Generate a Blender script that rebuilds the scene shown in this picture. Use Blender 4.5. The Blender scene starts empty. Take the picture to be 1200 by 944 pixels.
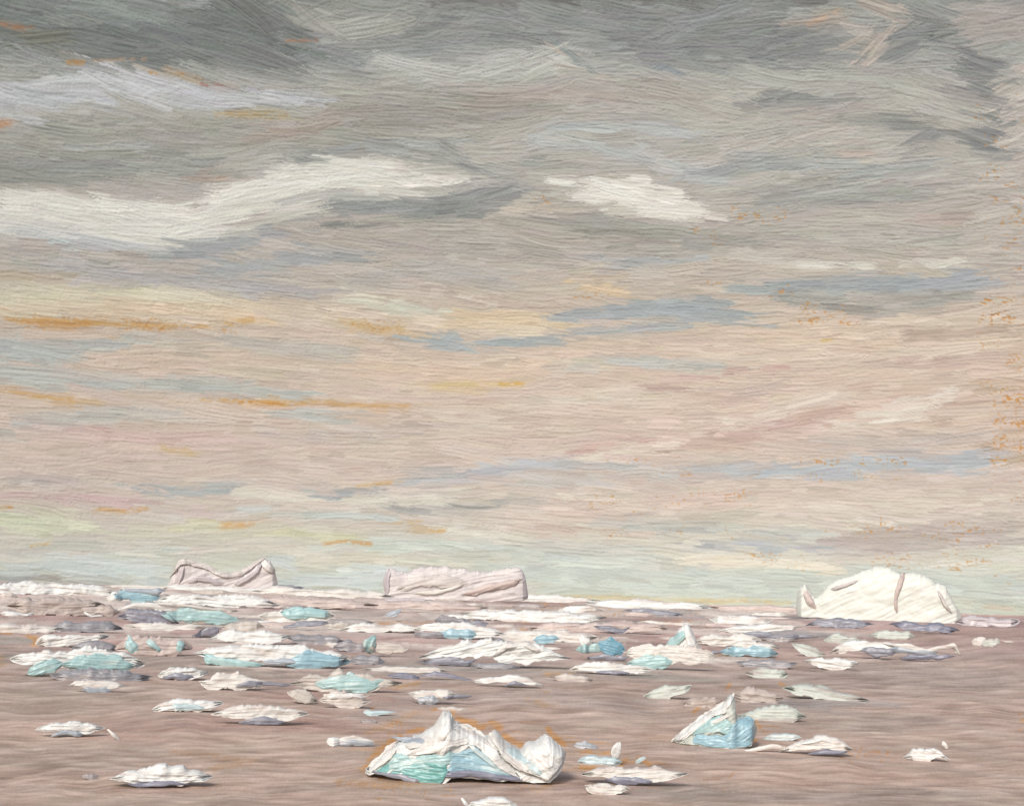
import bpy, math
import numpy as np

# ------------------------------------------------------------------ camera, world, sun, exposure
SC = bpy.context.scene
COL = SC.collection
F = 600 / math.tan(math.radians(22.5))          # focal length in units of a 1200 x 944 frame
CAM_H = 8.0
ROLL = math.atan(0.034)
PITCH = math.atan(227.4 * math.cos(ROLL) / F)
r0 = np.array([1., 0, 0]); fw = np.array([0, math.cos(PITCH), math.sin(PITCH)]); u0 = np.array([0, -math.sin(PITCH), math.cos(PITCH)])
cR = math.cos(ROLL) * r0 + math.sin(ROLL) * u0
cU = -math.sin(ROLL) * r0 + math.cos(ROLL) * u0
cam_d = bpy.data.cameras.new('camera'); cam = bpy.data.objects.new('camera', cam_d); COL.objects.link(cam)
from mathutils import Matrix, Vector
M = Matrix(((cR[0], cU[0], -fw[0], 0), (cR[1], cU[1], -fw[1], 0), (cR[2], cU[2], -fw[2], CAM_H), (0, 0, 0, 1)))
cam.matrix_world = M
cam_d.sensor_fit = 'HORIZONTAL'; cam_d.angle = math.radians(45)
cam_d.clip_start = 0.3; cam_d.clip_end = 60000
SC.camera = cam

SUN_EL, SUN_AZ = 38, 201                          # azimuth clockwise from +Y: behind the viewer, to the left
w = bpy.data.worlds.new('World'); SC.world = w; w.use_nodes = True
nt = w.node_tree; bg = nt.nodes['Background']
sky = nt.nodes.new('ShaderNodeTexSky'); sky.sky_type = 'NISHITA'; sky.sun_disc = False
sky.sun_elevation = math.radians(SUN_EL); sky.sun_rotation = math.radians(SUN_AZ)
sky.air_density = 1.0; sky.dust_density = 4.0
nt.links.new(sky.outputs[0], bg.inputs[0]); bg.inputs[1].default_value = 0.14
sl = bpy.data.lights.new('sun', 'SUN'); sl.energy = 2.6; sl.angle = math.radians(12); sl.color = (1.0, 0.98, 0.95)
sun = bpy.data.objects.new('sun', sl); COL.objects.link(sun)
a = math.radians(SUN_AZ); e = math.radians(SUN_EL)
sd = Vector((math.sin(a) * math.cos(e), math.cos(a) * math.cos(e), math.sin(e)))
sun.rotation_euler = sd.to_track_quat('Z', 'Y').to_euler()
SC.view_settings.view_transform = 'Standard'; SC.view_settings.look = 'None'
SC.view_settings.exposure = 0.0; SC.view_settings.gamma = 1.0; SC.view_settings.use_curve_mapping = False

K_SKY = np.array([.855, .91, .925]); K_SEA = np.array([.92, .90, .855]); K_ICE = np.array([.775, .785, .79])
SKY_EMIT, SKY_DIFF = 0.46, 0.50

# ------------------------------------------------------------------ small numeric helpers
def lin(c):
    c = np.asarray(c, float) / 255.0
    return np.where(c <= 0.04045, c / 12.92, ((c + 0.055) / 1.055) ** 2.4)

def project(az, el):                                # direction -> frame position
    d = np.stack([np.sin(az) * np.cos(el), np.cos(az) * np.cos(el), np.sin(el)], -1)
    z = d @ fw
    return 600 + F * (d @ cR) / z, 472 - F * (d @ cU) / z

def ray(px, py):
    px = np.asarray(px, float); py = np.asarray(py, float)
    d = fw + ((px - 600) / F)[..., None] * cR + ((472 - py) / F)[..., None] * cU
    return d / np.linalg.norm(d, axis=-1, keepdims=True)

def hash2(ix, iy, seed):
    h = (ix.astype(np.int64) * 374761393 + iy.astype(np.int64) * 668265263 + seed * 1442695041) & 0xffffffff
    h = ((h ^ (h >> 13)) * 1274126177) & 0xffffffff
    h = (h ^ (h >> 16)) & 0xffff
    return h / 65535.0

def vnoise(x, y, seed=0):
    ix = np.floor(x); iy = np.floor(y); fx = x - ix; fy = y - iy
    fx = fx * fx * (3 - 2 * fx); fy = fy * fy * (3 - 2 * fy)
    a = hash2(ix, iy, seed); b = hash2(ix + 1, iy, seed); c = hash2(ix, iy + 1, seed); d = hash2(ix + 1, iy + 1, seed)
    return (a * (1 - fx) + b * fx) * (1 - fy) + (c * (1 - fx) + d * fx) * fy * 1.0

def fbm(x, y, seed=0, o=3):
    v = 0; amp = 1; s = 0
    for k in range(o):
        v = v + amp * vnoise(x * 2 ** k, y * 2 ** k, seed + k * 17); s += amp; amp *= .5
    return v / s

# ------------------------------------------------------------------ painted colour fields
SO_ = (202, 138, 70)
def field(PX, PY, base, patches, seed, shift=(0, 0, 0)):
    """colour and brush angle at every point, from a gradient and broad swept bands"""
    dry = isinstance(base, np.ndarray)                # a thin scumble over paint already laid
    if dry: cf = base; scum = np.clip((vnoise(PX / 6, PY / 1.8, seed + 8) + .4 * vnoise(PX / 2, PY / 1.4, seed + 9) - .42) * 5, 0, 1)
    else:
        ys = [b[0] for b in base]
        cf = np.stack([np.interp(PY, ys, [b[1][k] for b in base]) for k in range(3)], -1)
    ang = (fbm(PX / 90, PY / 40, seed + 5) - .5) * 0.9
    wx = (fbm(PX / 38, PY / 14, seed + 1) - .5) * 34 + (vnoise(PX / 7, PY / 3, seed + 2) - .5) * 9
    wy = (fbm(PX / 40, PY / 12, seed + 3) - .5) * 9 + (vnoise(PX / 9, PY / 2.5, seed + 4) - .5) * 3.5
    for pt in patches:
        col, soft, pts = pt[0], pt[1], pt[2]
        lum = sum(col) / 3; sat = .9 if col[0] - col[2] > 60 else .5 if col[1] >= col[0] or col[2] > col[0] else .85
        if col[0] - col[2] <= 60: col = tuple(v + d for v, d in zip(col, shift))
        col = tuple(lum + (v - lum) * sat for v in col); soft = soft * 1.25
        al = pt[3] if len(pt) > 3 else 1.0
        rm = max(p[2] for p in pts); x0 = min(p[0] for p in pts) - rm - soft - 45; x1 = max(p[0] for p in pts) + rm + soft + 45
        y0 = min(p[1] for p in pts) - rm - soft - 12; y1 = max(p[1] for p in pts) + rm + soft + 12
        m = (PX > x0) & (PX < x1) & (PY > y0) & (PY < y1)
        if not m.any(): continue
        k = min(1.0, rm / 8.0)
        X = PX[m] + wx[m] * k; Y = PY[m] + wy[m] * k
        best = np.full(X.shape, -1e9); ba = np.zeros(X.shape)
        if len(pts) == 1: pts = [pts[0], (pts[0][0] + 1, pts[0][1], pts[0][2])]
        for (ax, ay, ar), (bx, by, br) in zip(pts[:-1], pts[1:]):
            dx, dy = bx - ax, by - ay; L2 = dx * dx + dy * dy + 1e-6
            t = np.clip(((X - ax) * dx + (Y - ay) * dy) / L2, 0, 1)
            d = (ar + (br - ar) * t) - np.hypot((X - ax - dx * t) * .8, Y - ay - dy * t)
            q = d > best
            best = np.where(q, d, best); th = math.atan2(dy, dx)
            if th > math.pi / 2: th -= math.pi
            if th < -math.pi / 2: th += math.pi
            if abs(th) > .6: th = math.copysign(.3, th)
            ba = np.where(q, th, ba)
        wgt = np.clip((best + soft * .5) / max(soft, .6), 0, 1) * al
        if dry: wgt = wgt * (scum[m] if pt[0] != SO_ else .35 + .65 * scum[m])
        elif col[0] - col[2] > 55: wgt = wgt * .45
        cf[m] = cf[m] * (1 - wgt[:, None]) + np.array(col, float) * wgt[:, None]
        ang[m] = ang[m] * (1 - wgt * .8) + ba * wgt * .8
    return cf, ang

def paint(C, Hh, CF, ANG, n, Lr, wr, rng, load=1.0, cj=5.0, bend=.0025, yr=None, aj=.055, bj=None):
    """lay n bristled strokes over the colour sheet C and the relief Hh"""
    H_, W_ = Hh.shape; bj = cj * 2.2 if bj is None else bj
    xs = rng.uniform(0, W_, n); ys = rng.uniform(*(yr or (0, H_)), n)
    Ls = rng.uniform(*Lr, n); ws = rng.uniform(*wr, n)
    for i in range(n):
        x, y, L, wd = xs[i], ys[i], Ls[i], ws[i]
        xi, yi = min(int(x), W_ - 1), min(int(y), H_ - 1)
        an = ANG[yi, xi] + rng.normal(0, aj); cv = rng.normal(0, bend)
        c, s = math.cos(an), math.sin(an)
        hx = abs(c) * L / 2 + abs(s) * (wd / 2 + 4) + 2; hy = abs(s) * L / 2 + abs(c) * wd / 2 + abs(cv) * L * L / 4 + 2
        xa, xb = max(0, int(x - hx)), min(W_, int(x + hx) + 1); ya, yb = max(0, int(y - hy)), min(H_, int(y + hy) + 1)
        if xb - xa < 2 or yb - ya < 2: continue
        gx = np.arange(xa, xb) - x; gy = (np.arange(ya, yb) - y)[:, None]
        S = gx * c + gy * s; T = -gx * s + gy * c - cv * S * S
        nb = int(wd * 1.0) + 4
        br = rng.random((3, nb)); q = np.clip((T / wd + .5) * (nb - 1), 0, nb - 1.001)
        qi = q.astype(int); qf = q - qi
        b0 = br[0][qi] * (1 - qf) + br[0][qi + 1] * qf
        en = 1 - .45 * br[1][qi]
        mk = np.clip(wd / 2 - np.abs(T) + .5, 0, 1) * np.clip((en * L / 2 - np.abs(S)) / 2.5, 0, 1)
        mk = mk * (.65 + .35 * br[2][qi])
        col = CF[yi, xi] + rng.normal(0, cj) + rng.normal(0, cj * .2, 3)
        A = C[ya:yb, xa:xb]; m3 = mk[..., None]
        A += m3 * (col + (b0[..., None] - .5) * bj - A)
        edge = np.clip((np.abs(T) - wd * .5 + 2.0) / 2.0, 0, 1) * .28 + np.clip((S / L - .36) * 6, 0, 1) * .35
        B = Hh[ya:yb, xa:xb]
        B += mk * (load * (b0 * 1.25 + edge) + B * .35 - B)

def specks(C, Hh, PX, PY, zones, rng, col=(196, 138, 78)):
    n1 = vnoise(PX / 2.6, PY / 1.7, 91); n2 = fbm(PX / 22, PY / 9, 92)
    for (x0, y0, x1, y1, dens) in zones:
        m = (PX > x0) & (PX < x1) & (PY > y0) & (PY < y1)
        ex = np.minimum(np.minimum(PX - x0, x1 - PX) / (.2 * (x1 - x0)), np.minimum(PY - y0, y1 - PY) / (.25 * (y1 - y0)))
        wgt = np.clip((n1[m] * .6 + n2[m] * .55 + dens * .3 * np.clip(ex[m], 0, 1) - .90) * 7, 0, 1)[:, None] * .6
        C[m] = C[m] * (1 - wgt) + np.array(col) * wgt
        Hh[m] *= 1 - wgt[:, 0] * .8

def set_col(me, lincol):
    at = me.color_attributes.new('Col', 'FLOAT_COLOR', 'POINT')
    buf = np.ones((len(lincol), 4), np.float32); buf[:, :3] = lincol
    at.data.foreach_set('color', buf.ravel())

def grid_mesh(name, V, nr, nc, wrap=False, flip=False):
    """V (nr*nc,3) -> quad mesh; wrap closes the columns"""
    me = bpy.data.meshes.new(name)
    ncol = nc if wrap else nc - 1
    i = np.arange(nr - 1)[:, None]; j = np.arange(ncol)[None]
    j2 = (j + 1) % nc
    q = np.stack([i * nc + j, i * nc + j2, (i + 1) * nc + j2, (i + 1) * nc + j], -1).reshape(-1, 4)
    if flip: q = q[:, ::-1]
    me.vertices.add(len(V)); me.vertices.foreach_set('co', np.ascontiguousarray(V, np.float32).ravel())
    nf = len(q); me.loops.add(nf * 4); me.polygons.add(nf)
    me.loops.foreach_set('vertex_index', np.ascontiguousarray(q, np.int32).ravel())
    me.polygons.foreach_set('loop_start', np.arange(0, nf * 4, 4, dtype=np.int32))
    me.polygons.foreach_set('use_smooth', np.ones(nf, bool))
    me.update(calc_edges=True)
    return me

# ------------------------------------------------------------------ materials
def paint_mat(name, rough, bump_scale, bump, spec=.35):
    m = bpy.data.materials.new(name); m.use_nodes = True; t = m.node_tree; b = t.nodes['Principled BSDF']
    at = t.nodes.new('ShaderNodeAttribute'); at.attribute_name = 'Col'
    tc = t.nodes.new('ShaderNodeTexCoord'); n = t.nodes.new('ShaderNodeTexNoise'); n.inputs['Scale'].default_value = bump_scale
    n.inputs['Detail'].default_value = 4
    t.links.new(tc.outputs['Object'], n.inputs['Vector'])
    hs = t.nodes.new('ShaderNodeMixRGB'); hs.blend_type = 'MULTIPLY'; hs.inputs[0].default_value = .25
    rp = t.nodes.new('ShaderNodeMapRange'); rp.inputs[3].default_value = .55; rp.inputs[4].default_value = 1.35
    t.links.new(n.outputs['Fac'], rp.inputs[0]); t.links.new(at.outputs['Color'], hs.inputs[1]); t.links.new(rp.outputs[0], hs.inputs[2])
    t.links.new(hs.outputs[0], b.inputs['Base Color'])
    b.inputs['Roughness'].default_value = rough; b.inputs['Specular IOR Level'].default_value = spec
    bp = t.nodes.new('ShaderNodeBump'); bp.inputs['Strength'].default_value = bump; bp.inputs['Distance'].default_value = .02
    t.links.new(n.outputs['Fac'], bp.inputs['Height']); t.links.new(bp.outputs[0], b.inputs['Normal'])
    return m
MAT_SNOW = paint_mat('snow_ice', .5, 9, .25)
MAT_BLUE = paint_mat('glacier_ice', .38, 7, .2, .5)
MAT_DARK = paint_mat('shadow_and_grey_ice', .4, 7, .2, .45)  # covers painted shadow strokes as well as grey and mauve ice
MAT_SEA = paint_mat('sea_water', .55, .35, .02, .2)

msky = bpy.data.materials.new('clouded_sky'); msky.use_nodes = True
t = msky.node_tree; t.nodes.clear()
at = t.nodes.new('ShaderNodeAttribute'); at.attribute_name = 'Col'
em = t.nodes.new('ShaderNodeEmission'); em.inputs[1].default_value = SKY_EMIT
df = t.nodes.new('ShaderNodeBsdfDiffuse'); mu = t.nodes.new('ShaderNodeMixRGB'); mu.blend_type = 'MULTIPLY'; mu.inputs[0].default_value = 1
mu.inputs[2].default_value = (SKY_DIFF,) * 3 + (1,)
ad = t.nodes.new('ShaderNodeAddShader'); o = t.nodes.new('ShaderNodeOutputMaterial')
t.links.new(at.outputs['Color'], em.inputs[0]); t.links.new(at.outputs['Color'], mu.inputs[1]); t.links.new(mu.outputs[0], df.inputs[0])
t.links.new(em.outputs[0], ad.inputs[0]); t.links.new(df.outputs[0], ad.inputs[1]); t.links.new(ad.outputs[0], o.inputs[0])

# ------------------------------------------------------------------ sky backdrop
OR = (204, 146, 84)
SKY_BASE = [(-60, (132, 134, 131)), (0, (150, 152, 148)), (60, (161, 162, 158)), (110, (175, 172, 165)), (200, (179, 174, 167)), (260, (184, 176, 168)),
            (330, (192, 181, 170)), (400, (208, 189, 173)), (470, (209, 190, 176)), (540, (205, 188, 177)), (600, (204, 192, 181)), (650, (204, 200, 188)), (720, (200, 203, 190))]
SKY_PATCHES = [
 # upper cloud deck
 ((119,126,120),16,[(-40,22,40),(120,30,32),(250,40,34),(325,50,38)]),
 ((136,147,139),8,[(30,12,10),(110,16,12),(190,18,14)],.8),
 ((112,117,113),10,[(270,0,22),(310,20,30),(322,66,16)],.5),
 ((122,127,123),12,[(90,66,16),(200,62,18),(330,72,16)],.9),
 ((128,126,112),5,[(20,52,3),(52,42,4),(85,52,5)],.8),
 ((152,156,152),8,[(0,55,8),(60,66,6),(110,72,6)],.7),
 ((168,166,158),8,[(350,16,12),(400,34,14),(470,22,10)]),
 ((133,142,140),10,[(350,60,14),(420,70,14),(520,42,18)],.8),
 ((140,143,140),14,[(480,36,24),(600,34,22),(700,36,28)],.9),
 ((112,110,108),9,[(520,-6,10),(700,-4,9),(960,-6,10)],.8),
 ((158,157,152),8,[(410,62,6),(480,50,5),(540,34,4)],.7),
 ((183,182,176),7,[(458,76,10),(540,84,9),(600,74,15),(650,64,14),(700,82,7)]),
 ((190,188,180),5,[(600,88,6),(650,76,8),(690,86,5)],.8),
 ((131,142,145),5,[(650,48,5),(668,68,6),(700,82,5)],.9),
 ((188,170,152),3,[(650,50,2),(660,72,3),(680,86,2)],.7),
 ((132,135,134),14,[(740,36,34),(860,46,34),(960,46,26)],.9),
 ((142,148,150),8,[(800,30,8),(860,10,10)],.7),
 ((98,98,98),3,[(738,64,2.5),(758,71,3)]),
 ((128,142,148),4,[(752,88,3),(785,74,4),(792,88,4)],.8),
 ((170,168,162),8,[(700,100,6),(800,96,5),(860,104,6)],.5),
 # lavender cloud on the left
 ((186,186,190),6,[(-20,108,14),(50,110,20),(110,100,20),(170,104,17),(230,110,12),(300,112,9),(390,118,4)]),
 ((184,184,188),5,[(-10,140,10),(30,138,8)]),
 ((194,195,198),5,[(40,94,5),(100,86,6),(150,96,6),(200,104,6)],.7),
 (OR,2,[(77,73,3.6),(95,74,3.6)]), ((196,160,130),3,[(110,71,2),(170,69,2)],.8), (OR,2,[(177,85,2),(182,87,2)]), (OR,2,[(204,86,2),(212,87,2)]),
 ((160,120,108),3,[(216,94,3),(260,101,3),(330,98,2)],.9), ((188,130,90),3,[(-8,27,2),(20,32,3),(38,31,2)]), ((206,150,110),3,[(-10,147,6),(10,144,4)]),
 ((190,140,110),2,[(335,48,2),(372,47,1.5)],.8),
 # warm grey middle deck
 ((156,153,144),16,[(-20,180,32),(150,158,28),(300,152,22),(440,150,24)],.8),
 ((146,147,140),10,[(0,200,14),(120,196,14),(250,190,12)],.7),
 ((168,170,168),8,[(80,172,5),(180,168,5)],.6),
 ((196,166,120),5,[(255,134,4),(330,134,4)],.7), ((186,150,130),5,[(225,212,4),(250,206,5)],.7), ((172,156,146),8,[(300,160,8),(360,150,10),(420,124,8)],.8),
 ((154,148,140),14,[(420,130,22),(540,128,22),(640,120,14)],.8),
 ((172,158,150),8,[(560,112,8),(650,108,10),(720,114,8)],.8),
 ((168,160,150),10,[(720,100,10),(800,112,14),(870,130,10)],.8),
 ((142,147,143),8,[(330,190,8),(430,168,6),(520,176,10),(560,200,10)],.7),
 ((176,178,176),5,[(400,176,3),(424,168,3),(448,178,3),(520,172,3)],.8),
 ((172,177,178),6,[(650,150,6),(740,146,6),(800,152,6)],.9),
 ((178,181,180),6,[(622,166,5),(680,172,7),(760,182,7),(830,210,8)],.9),
 ((150,152,150),6,[(600,190,10),(660,190,6)],.7),
 # upper right
 ((186,170,156),12,[(950,24,9),(985,24,9),(1000,50,10)],.7), ((206,168,140),6,[(950,28,3),(980,14,3)],.5), ((178,166,156),8,[(1010,60,14),(1040,40,12),(1030,10,10)]),
 ((120,123,124),10,[(1052,60,10),(1062,36,10),(1090,26,12),(1120,30,10)],.7), ((124,127,127),8,[(1060,66,6),(1100,44,7),(1132,38,6)],.6),
 ((130,132,131),8,[(1124,62,10),(1146,84,18),(1160,130,14),(1164,165,12)]),
 ((164,155,150),12,[(1160,24,20),(1210,24,24)]), ((182,172,164),8,[(1194,80,16),(1190,200,18),(1194,320,12)]), ((200,194,180),4,[(1174,66,4),(1196,62,4)],.8),
 ((122,124,123),6,[(876,122,8),(920,110,7),(990,118,5)],.8), ((160,152,148),8,[(900,130,10),(1000,128,8)],.5),
 ((170,166,162),8,[(1000,84,8),(1080,74,8)],.7),
 ((122,126,124),6,[(1000,142,2),(1040,140,3),(1080,146,4)],.9), ((122,126,125),7,[(1066,170,6),(1094,152,6),(1130,160,8),(1156,172,8)],.9),
 ((168,164,158),6,[(960,150,8),(1040,160,8)],.6), ((186,160,140),4,[(1000,178,3),(1020,180,3)],.6),
 ((158,164,162),8,[(800,205,5),(900,190,8),(1000,200,8),(1100,196,8)],.8), ((150,151,146),10,[(880,236,14),(1000,226,14),(1080,230,12)],.7),
 # the two cream clouds
 ((216,211,201),5,[(-30,252,28),(40,250,27),(100,256,28),(160,264,31),(215,264,31),(270,244,30),(330,219,26),(400,207,22),(470,206,19),(520,212,10),(556,215,5)]),
 ((222,217,208),4,[(150,262,10),(230,255,10),(300,225,8),(420,202,7),(500,206,6)],.8),
 ((190,192,196),5,[(20,272,5),(90,282,7),(140,288,5)],.9), ((205,202,196),5,[(-10,275,8),(40,262,6),(120,270,5)],.7),
 ((148,151,149),6,[(336,254,5),(370,240,9),(430,242,10),(500,238,12),(560,232,14),(600,218,14)],.95),
 ((120,124,119),4,[(372,268,4),(410,266,5),(436,262,3)],.9), ((136,139,134),5,[(470,252,5),(520,246,8),(560,242,7)],.8),
 ((162,167,171),6,[(160,300,5),(230,296,8),(270,286,8),(320,270,8)],.9), ((164,169,174),6,[(210,318,7),(290,314,10),(350,300,10),(420,296,6)],.85),
 ((180,176,170),8,[(0,300,10),(100,306,10),(200,322,8)],.7), ((176,166,156),6,[(280,262,4),(310,254,4)],.8),
 ((220,214,204),4,[(658,215,7),(700,222,15),(750,232,19),(795,240,18),(826,249,9)]), ((205,188,168),3,[(815,226,3),(826,240,2)],.6),
 ((156,152,145),8,[(640,258,10),(720,268,14),(800,280,14),(880,286,10)],.9), ((163,170,174),4,[(690,302,3),(760,306,4),(820,302,3)],.9),
 ((146,144,138),6,[(690,288,6),(760,294,6)],.6),
 ((172,165,157),12,[(470,280,16),(580,290,18),(650,300,16)],.7), ((196,178,160),5,[(580,240,4),(640,248,3)],.5),
 ((178,176,174),8,[(400,330,12),(500,312,12),(600,330,12)],.6),
 ((182,162,150),5,[(1070,256,4),(1145,258,5)],.9), ((172,168,160),10,[(880,272,12),(1000,278,12),(1130,276,12)],.7),
 ((208,202,190),2.5,[(880,302,2),(980,314,3),(1060,312,4),(1150,304,3)]), ((190,182,170),4,[(860,300,5),(1000,298,5)],.6),
 ((157,165,170),5,[(872,338,5),(950,334,10),(1060,334,12),(1150,326,11)],.95), ((158,157,152),6,[(930,346,8),(1020,362,9),(1140,346,7)],.85),
 # yellow and peach bands
 ((178,175,175),8,[(60,318,8),(200,330,8),(300,336,8),(360,342,8)],.8),
 ((196,176,146),6,[(-10,322,6),(70,324,6)],.6),
 ((214,204,178),6,[(-20,346,12),(80,342,12),(180,346,10),(240,352,8)]), ((214,196,170),6,[(-10,364,10),(120,360,10),(220,364,12),(320,366,14)]),
 ((212,194,172),7,[(300,360,10),(420,374,10),(560,384,10),(650,384,6)],.9), ((206,205,186),4,[(400,352,5),(440,358,5),(530,364,3)],.9),
 ((216,192,160),5,[(540,374,8),(600,372,9),(655,380,7)],.9), ((216,190,156),5,[(650,336,6),(700,334,8),(735,342,6)],.9),
 ((204,152,90),3,[(5,374,3),(50,377,7),(110,378,6)],.95), ((206,164,110),3,[(110,378,4),(170,382,4),(240,382,3)],.85), ((208,168,112),3,[(262,379,4),(296,374,6)],.9),
 ((205,172,125),4,[(400,376,3),(440,384,5),(476,386,3)],.8),
 ((158,168,172),4,[(656,372,7),(740,362,9),(800,358,12),(850,366,12),(880,370,6)],.95), ((163,171,173),4,[(650,394,6),(740,386,6),(790,378,6)],.85),
 ((160,172,176),4,[(432,392,3),(500,398,8),(560,404,8),(650,398,5)],.95),
 ((178,184,178),8,[(-20,412,20),(80,410,14),(160,398,6)],.9), ((184,180,172),8,[(180,396,8),(300,404,10),(420,412,8)],.7),
 ((206,186,168),8,[(420,420,8),(560,424,8),(640,414,6)],.8), ((186,190,182),5,[(650,428,6),(740,424,6),(850,430,5)],.8),
 ((204,184,166),8,[(700,404,8),(860,392,12),(1000,388,12),(1080,380,8)],.9), ((214,200,182),4,[(900,410,4),(1000,400,4),(1060,384,4),(1160,374,3)],.9),
 ((184,162,146),5,[(1040,388,5),(1120,392,6),(1190,390,8)],.9), ((210,192,174),4,[(820,420,5),(960,420,6),(1100,410,5),(1190,398,3)],.9),
 ((190,168,156),5,[(1000,430,5),(1100,420,5),(1190,414,5)],.8), ((208,170,90),2,[(964,399,1.6),(974,398,1.6)]), ((70,55,50),1,[(986,405,1.6),(990,406,1.6)]),
 # lower middle
 ((206,188,170),7,[(240,440,10),(380,430,8),(500,424,8)],.8), ((200,178,168),4,[(320,444,4),(420,436,5),(520,436,3)],.7),
 ((214,190,140),4,[(510,452,4),(560,450,5),(610,449,4)],.9),((210,160,84),2,[(585,450,2),(612,449,2)],.8),
 ((180,187,180),7,[(-10,436,8),(70,446,10),(200,450,8),(360,462,6)],.85), ((176,184,178),5,[(330,486,5),(400,490,5)],.8), ((182,186,180),8,[(0,500,12),(120,486,8),(240,480,6)],.6),
 ((208,164,106),2.5,[(0,457,2),(40,463,3),(84,468,4)],.95), ((206,162,108),2.5,[(236,467,2),(290,471,4),(380,472,3),(480,476,2)],.9), ((208,150,80),2,[(282,471,2.4),(330,472,2)],.7),
 ((200,174,166),5,[(80,504,5),(180,512,5),(300,520,5)],.85), ((196,182,172),8,[(300,510,8),(450,506,10),(600,490,8)],.7), ((206,190,172),6,[(420,524,7),(520,510,7),(600,500,5)],.8),
 ((206,176,130),5,[(190,524,4),(230,530,5)],.5), ((206,170,120),3,[(420,569,2),(470,563,3)],.9),
 ((208,194,178),6,[(620,470,10),(700,462,8),(780,456,6)],.85),
 ((192,160,152),4,[(740,452,4),(840,440,5),(920,430,5)],.8), ((190,168,158),5,[(820,476,5),(900,452,5)],.8),
 ((198,160,150),4,[(680,532,4),(720,516,5),(770,500,4)],.85), ((204,188,172),4,[(700,530,5),(800,516,6),(900,490,7),(975,462,6)],.9),
 ((186,160,146),4,[(770,530,4),(880,512,5),(970,484,6),(1030,456,4)],.85), ((194,172,156),3,[(850,500,2),(960,470,2)],.9),
 ((214,203,190),3,[(990,500,4),(1050,482,8),(1104,462,7)]), ((190,166,150),4,[(1040,510,4),(1120,480,6),(1160,440,8)],.8),
 ((186,160,138),7,[(1165,450,8),(1196,480,10),(1192,545,8)],.8),
 ((180,181,178),7,[(700,548,6),(780,552,8),(860,548,8)],.85), ((174,180,187),5,[(860,552,7),(960,550,10),(1060,542,12),(1140,544,13),(1180,536,8)],.95),
 ((186,176,170),8,[(960,520,8),(1080,516,8),(1150,510,6)],.6),
 ((180,184,192),5,[(470,566,5),(540,556,7),(600,548,8),(680,540,4)],.85), ((188,190,188),6,[(600,560,6),(700,562,6)],.6),
 ((166,174,175),4,[(170,570,4),(220,576,5),(268,570,4)],.9), ((160,167,168),4,[(345,577,4),(380,582,5),(440,574,5)],.95),
 ((216,206,192),3,[(262,577,4),(300,578,8),(340,582,6),(360,588,2)]), ((212,204,190),3,[(390,590,5),(430,588,7),(500,584,5),(540,580,4)],.95),
 ((202,170,166),4,[(16,578,4),(80,580,6),(130,586,7),(172,586,5)],.9), ((190,176,172),6,[(0,560,6),(90,566,5)],.7), ((214,206,194),3,[(20,570,3),(30,568,2)],.9),
 ((210,196,188),3,[(60,596,3),(120,598,3),(200,604,4),(280,602,4)],.85), ((200,178,170),3,[(190,600,3),(240,598,3)],.8),
 ((168,167,162),5,[(470,598,4),(540,594,6),(610,590,5)],.85), ((190,197,189),4,[(280,596,3),(400,602,4),(460,606,4)],.85),
 ((208,192,178),8,[(600,602,8),(760,590,8),(900,592,12),(1040,590,12),(1150,592,8)],.8), ((216,204,190),3,[(655,580,2),(700,584,2.5),(720,587,2)],.9),
 ((184,188,178),6,[(700,616,6),(820,618,6),(960,626,6)],.8), ((182,168,161),8,[(980,634,10),(1080,628,14),(1190,622,16)],.9),
 ((176,178,186),3,[(820,636,3),(900,640,4),(980,642,3)],.9), ((206,178,164),4,[(600,618,4),(680,620,4),(760,624,3)],.6),
 # near the horizon
 ((206,204,176),6,[(-20,606,10),(50,612,14),(120,618,8)],.95), ((206,202,172),4,[(150,628,4),(230,612,5),(310,620,5),(420,632,5)],.85), ((196,186,178),5,[(60,636,6),(180,628,5)],.6),
 (OR,2,[(-4,593,2),(14,594,2)],.8), ((210,160,104),3,[(110,596,3),(150,598,3),(172,596,3)],.9), ((210,160,104),3,[(262,616,3),(296,614,3)],.9), ((208,154,98),2.5,[(378,637,2),(404,634,3),(432,637,3)],.9),
 ((208,176,140),3,[(460,612,2),(490,610,3)],.8), ((206,166,110),2,[(505,622,2),(520,622,3)],.9), ((206,170,120),2.5,[(36,640,2),(60,636,2)],.7),
 ((216,212,196),3,[(520,622,3),(560,624,4),(600,626,3)],.9), ((210,196,184),5,[(560,612,4),(640,612,4)],.7),
 ((198,206,190),7,[(420,634,8),(540,640,10),(700,650,8),(800,648,6)],.9),
 ((208,196,184),4,[(230,648,5),(320,640,6),(420,644,5)],.85), ((200,190,180),5,[(0,648,7),(110,646,5)],.8), ((198,186,176),6,[(620,640,4),(760,640,5)],.5),
 ((212,203,186),3,[(345,652,4),(420,656,5),(520,662,3)],.95), ((198,207,192),4,[(350,642,3),(460,648,3)],.6),
 ((198,205,190),7,[(560,664,8),(700,672,14),(840,684,16),(940,690,14)]), ((194,201,186),7,[(900,678,12),(1000,672,12),(1120,684,16),(1210,692,18)]),
 ((204,214,200),3,[(600,664,3),(720,660,3),(780,664,2)],.7), ((200,196,182),3,[(700,676,2),(780,680,3)],.5),
 ((200,208,200),4,[(0,666,5),(60,660,9),(120,664,13),(185,666,11)]), ((198,208,200),4,[(176,652,5),(196,648,5)]), ((200,208,200),4,[(332,652,6),(336,676,10),(400,676,12),(450,674,12)]),
 ((184,196,206),4,[(160,682,4),(200,680,4)],.6),
 ((212,202,184),4,[(785,654,7),(860,656,8),(940,662,7),(980,668,4)],.95), ((200,186,172),5,[(1000,655,6),(1080,656,5)],.7),
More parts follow.
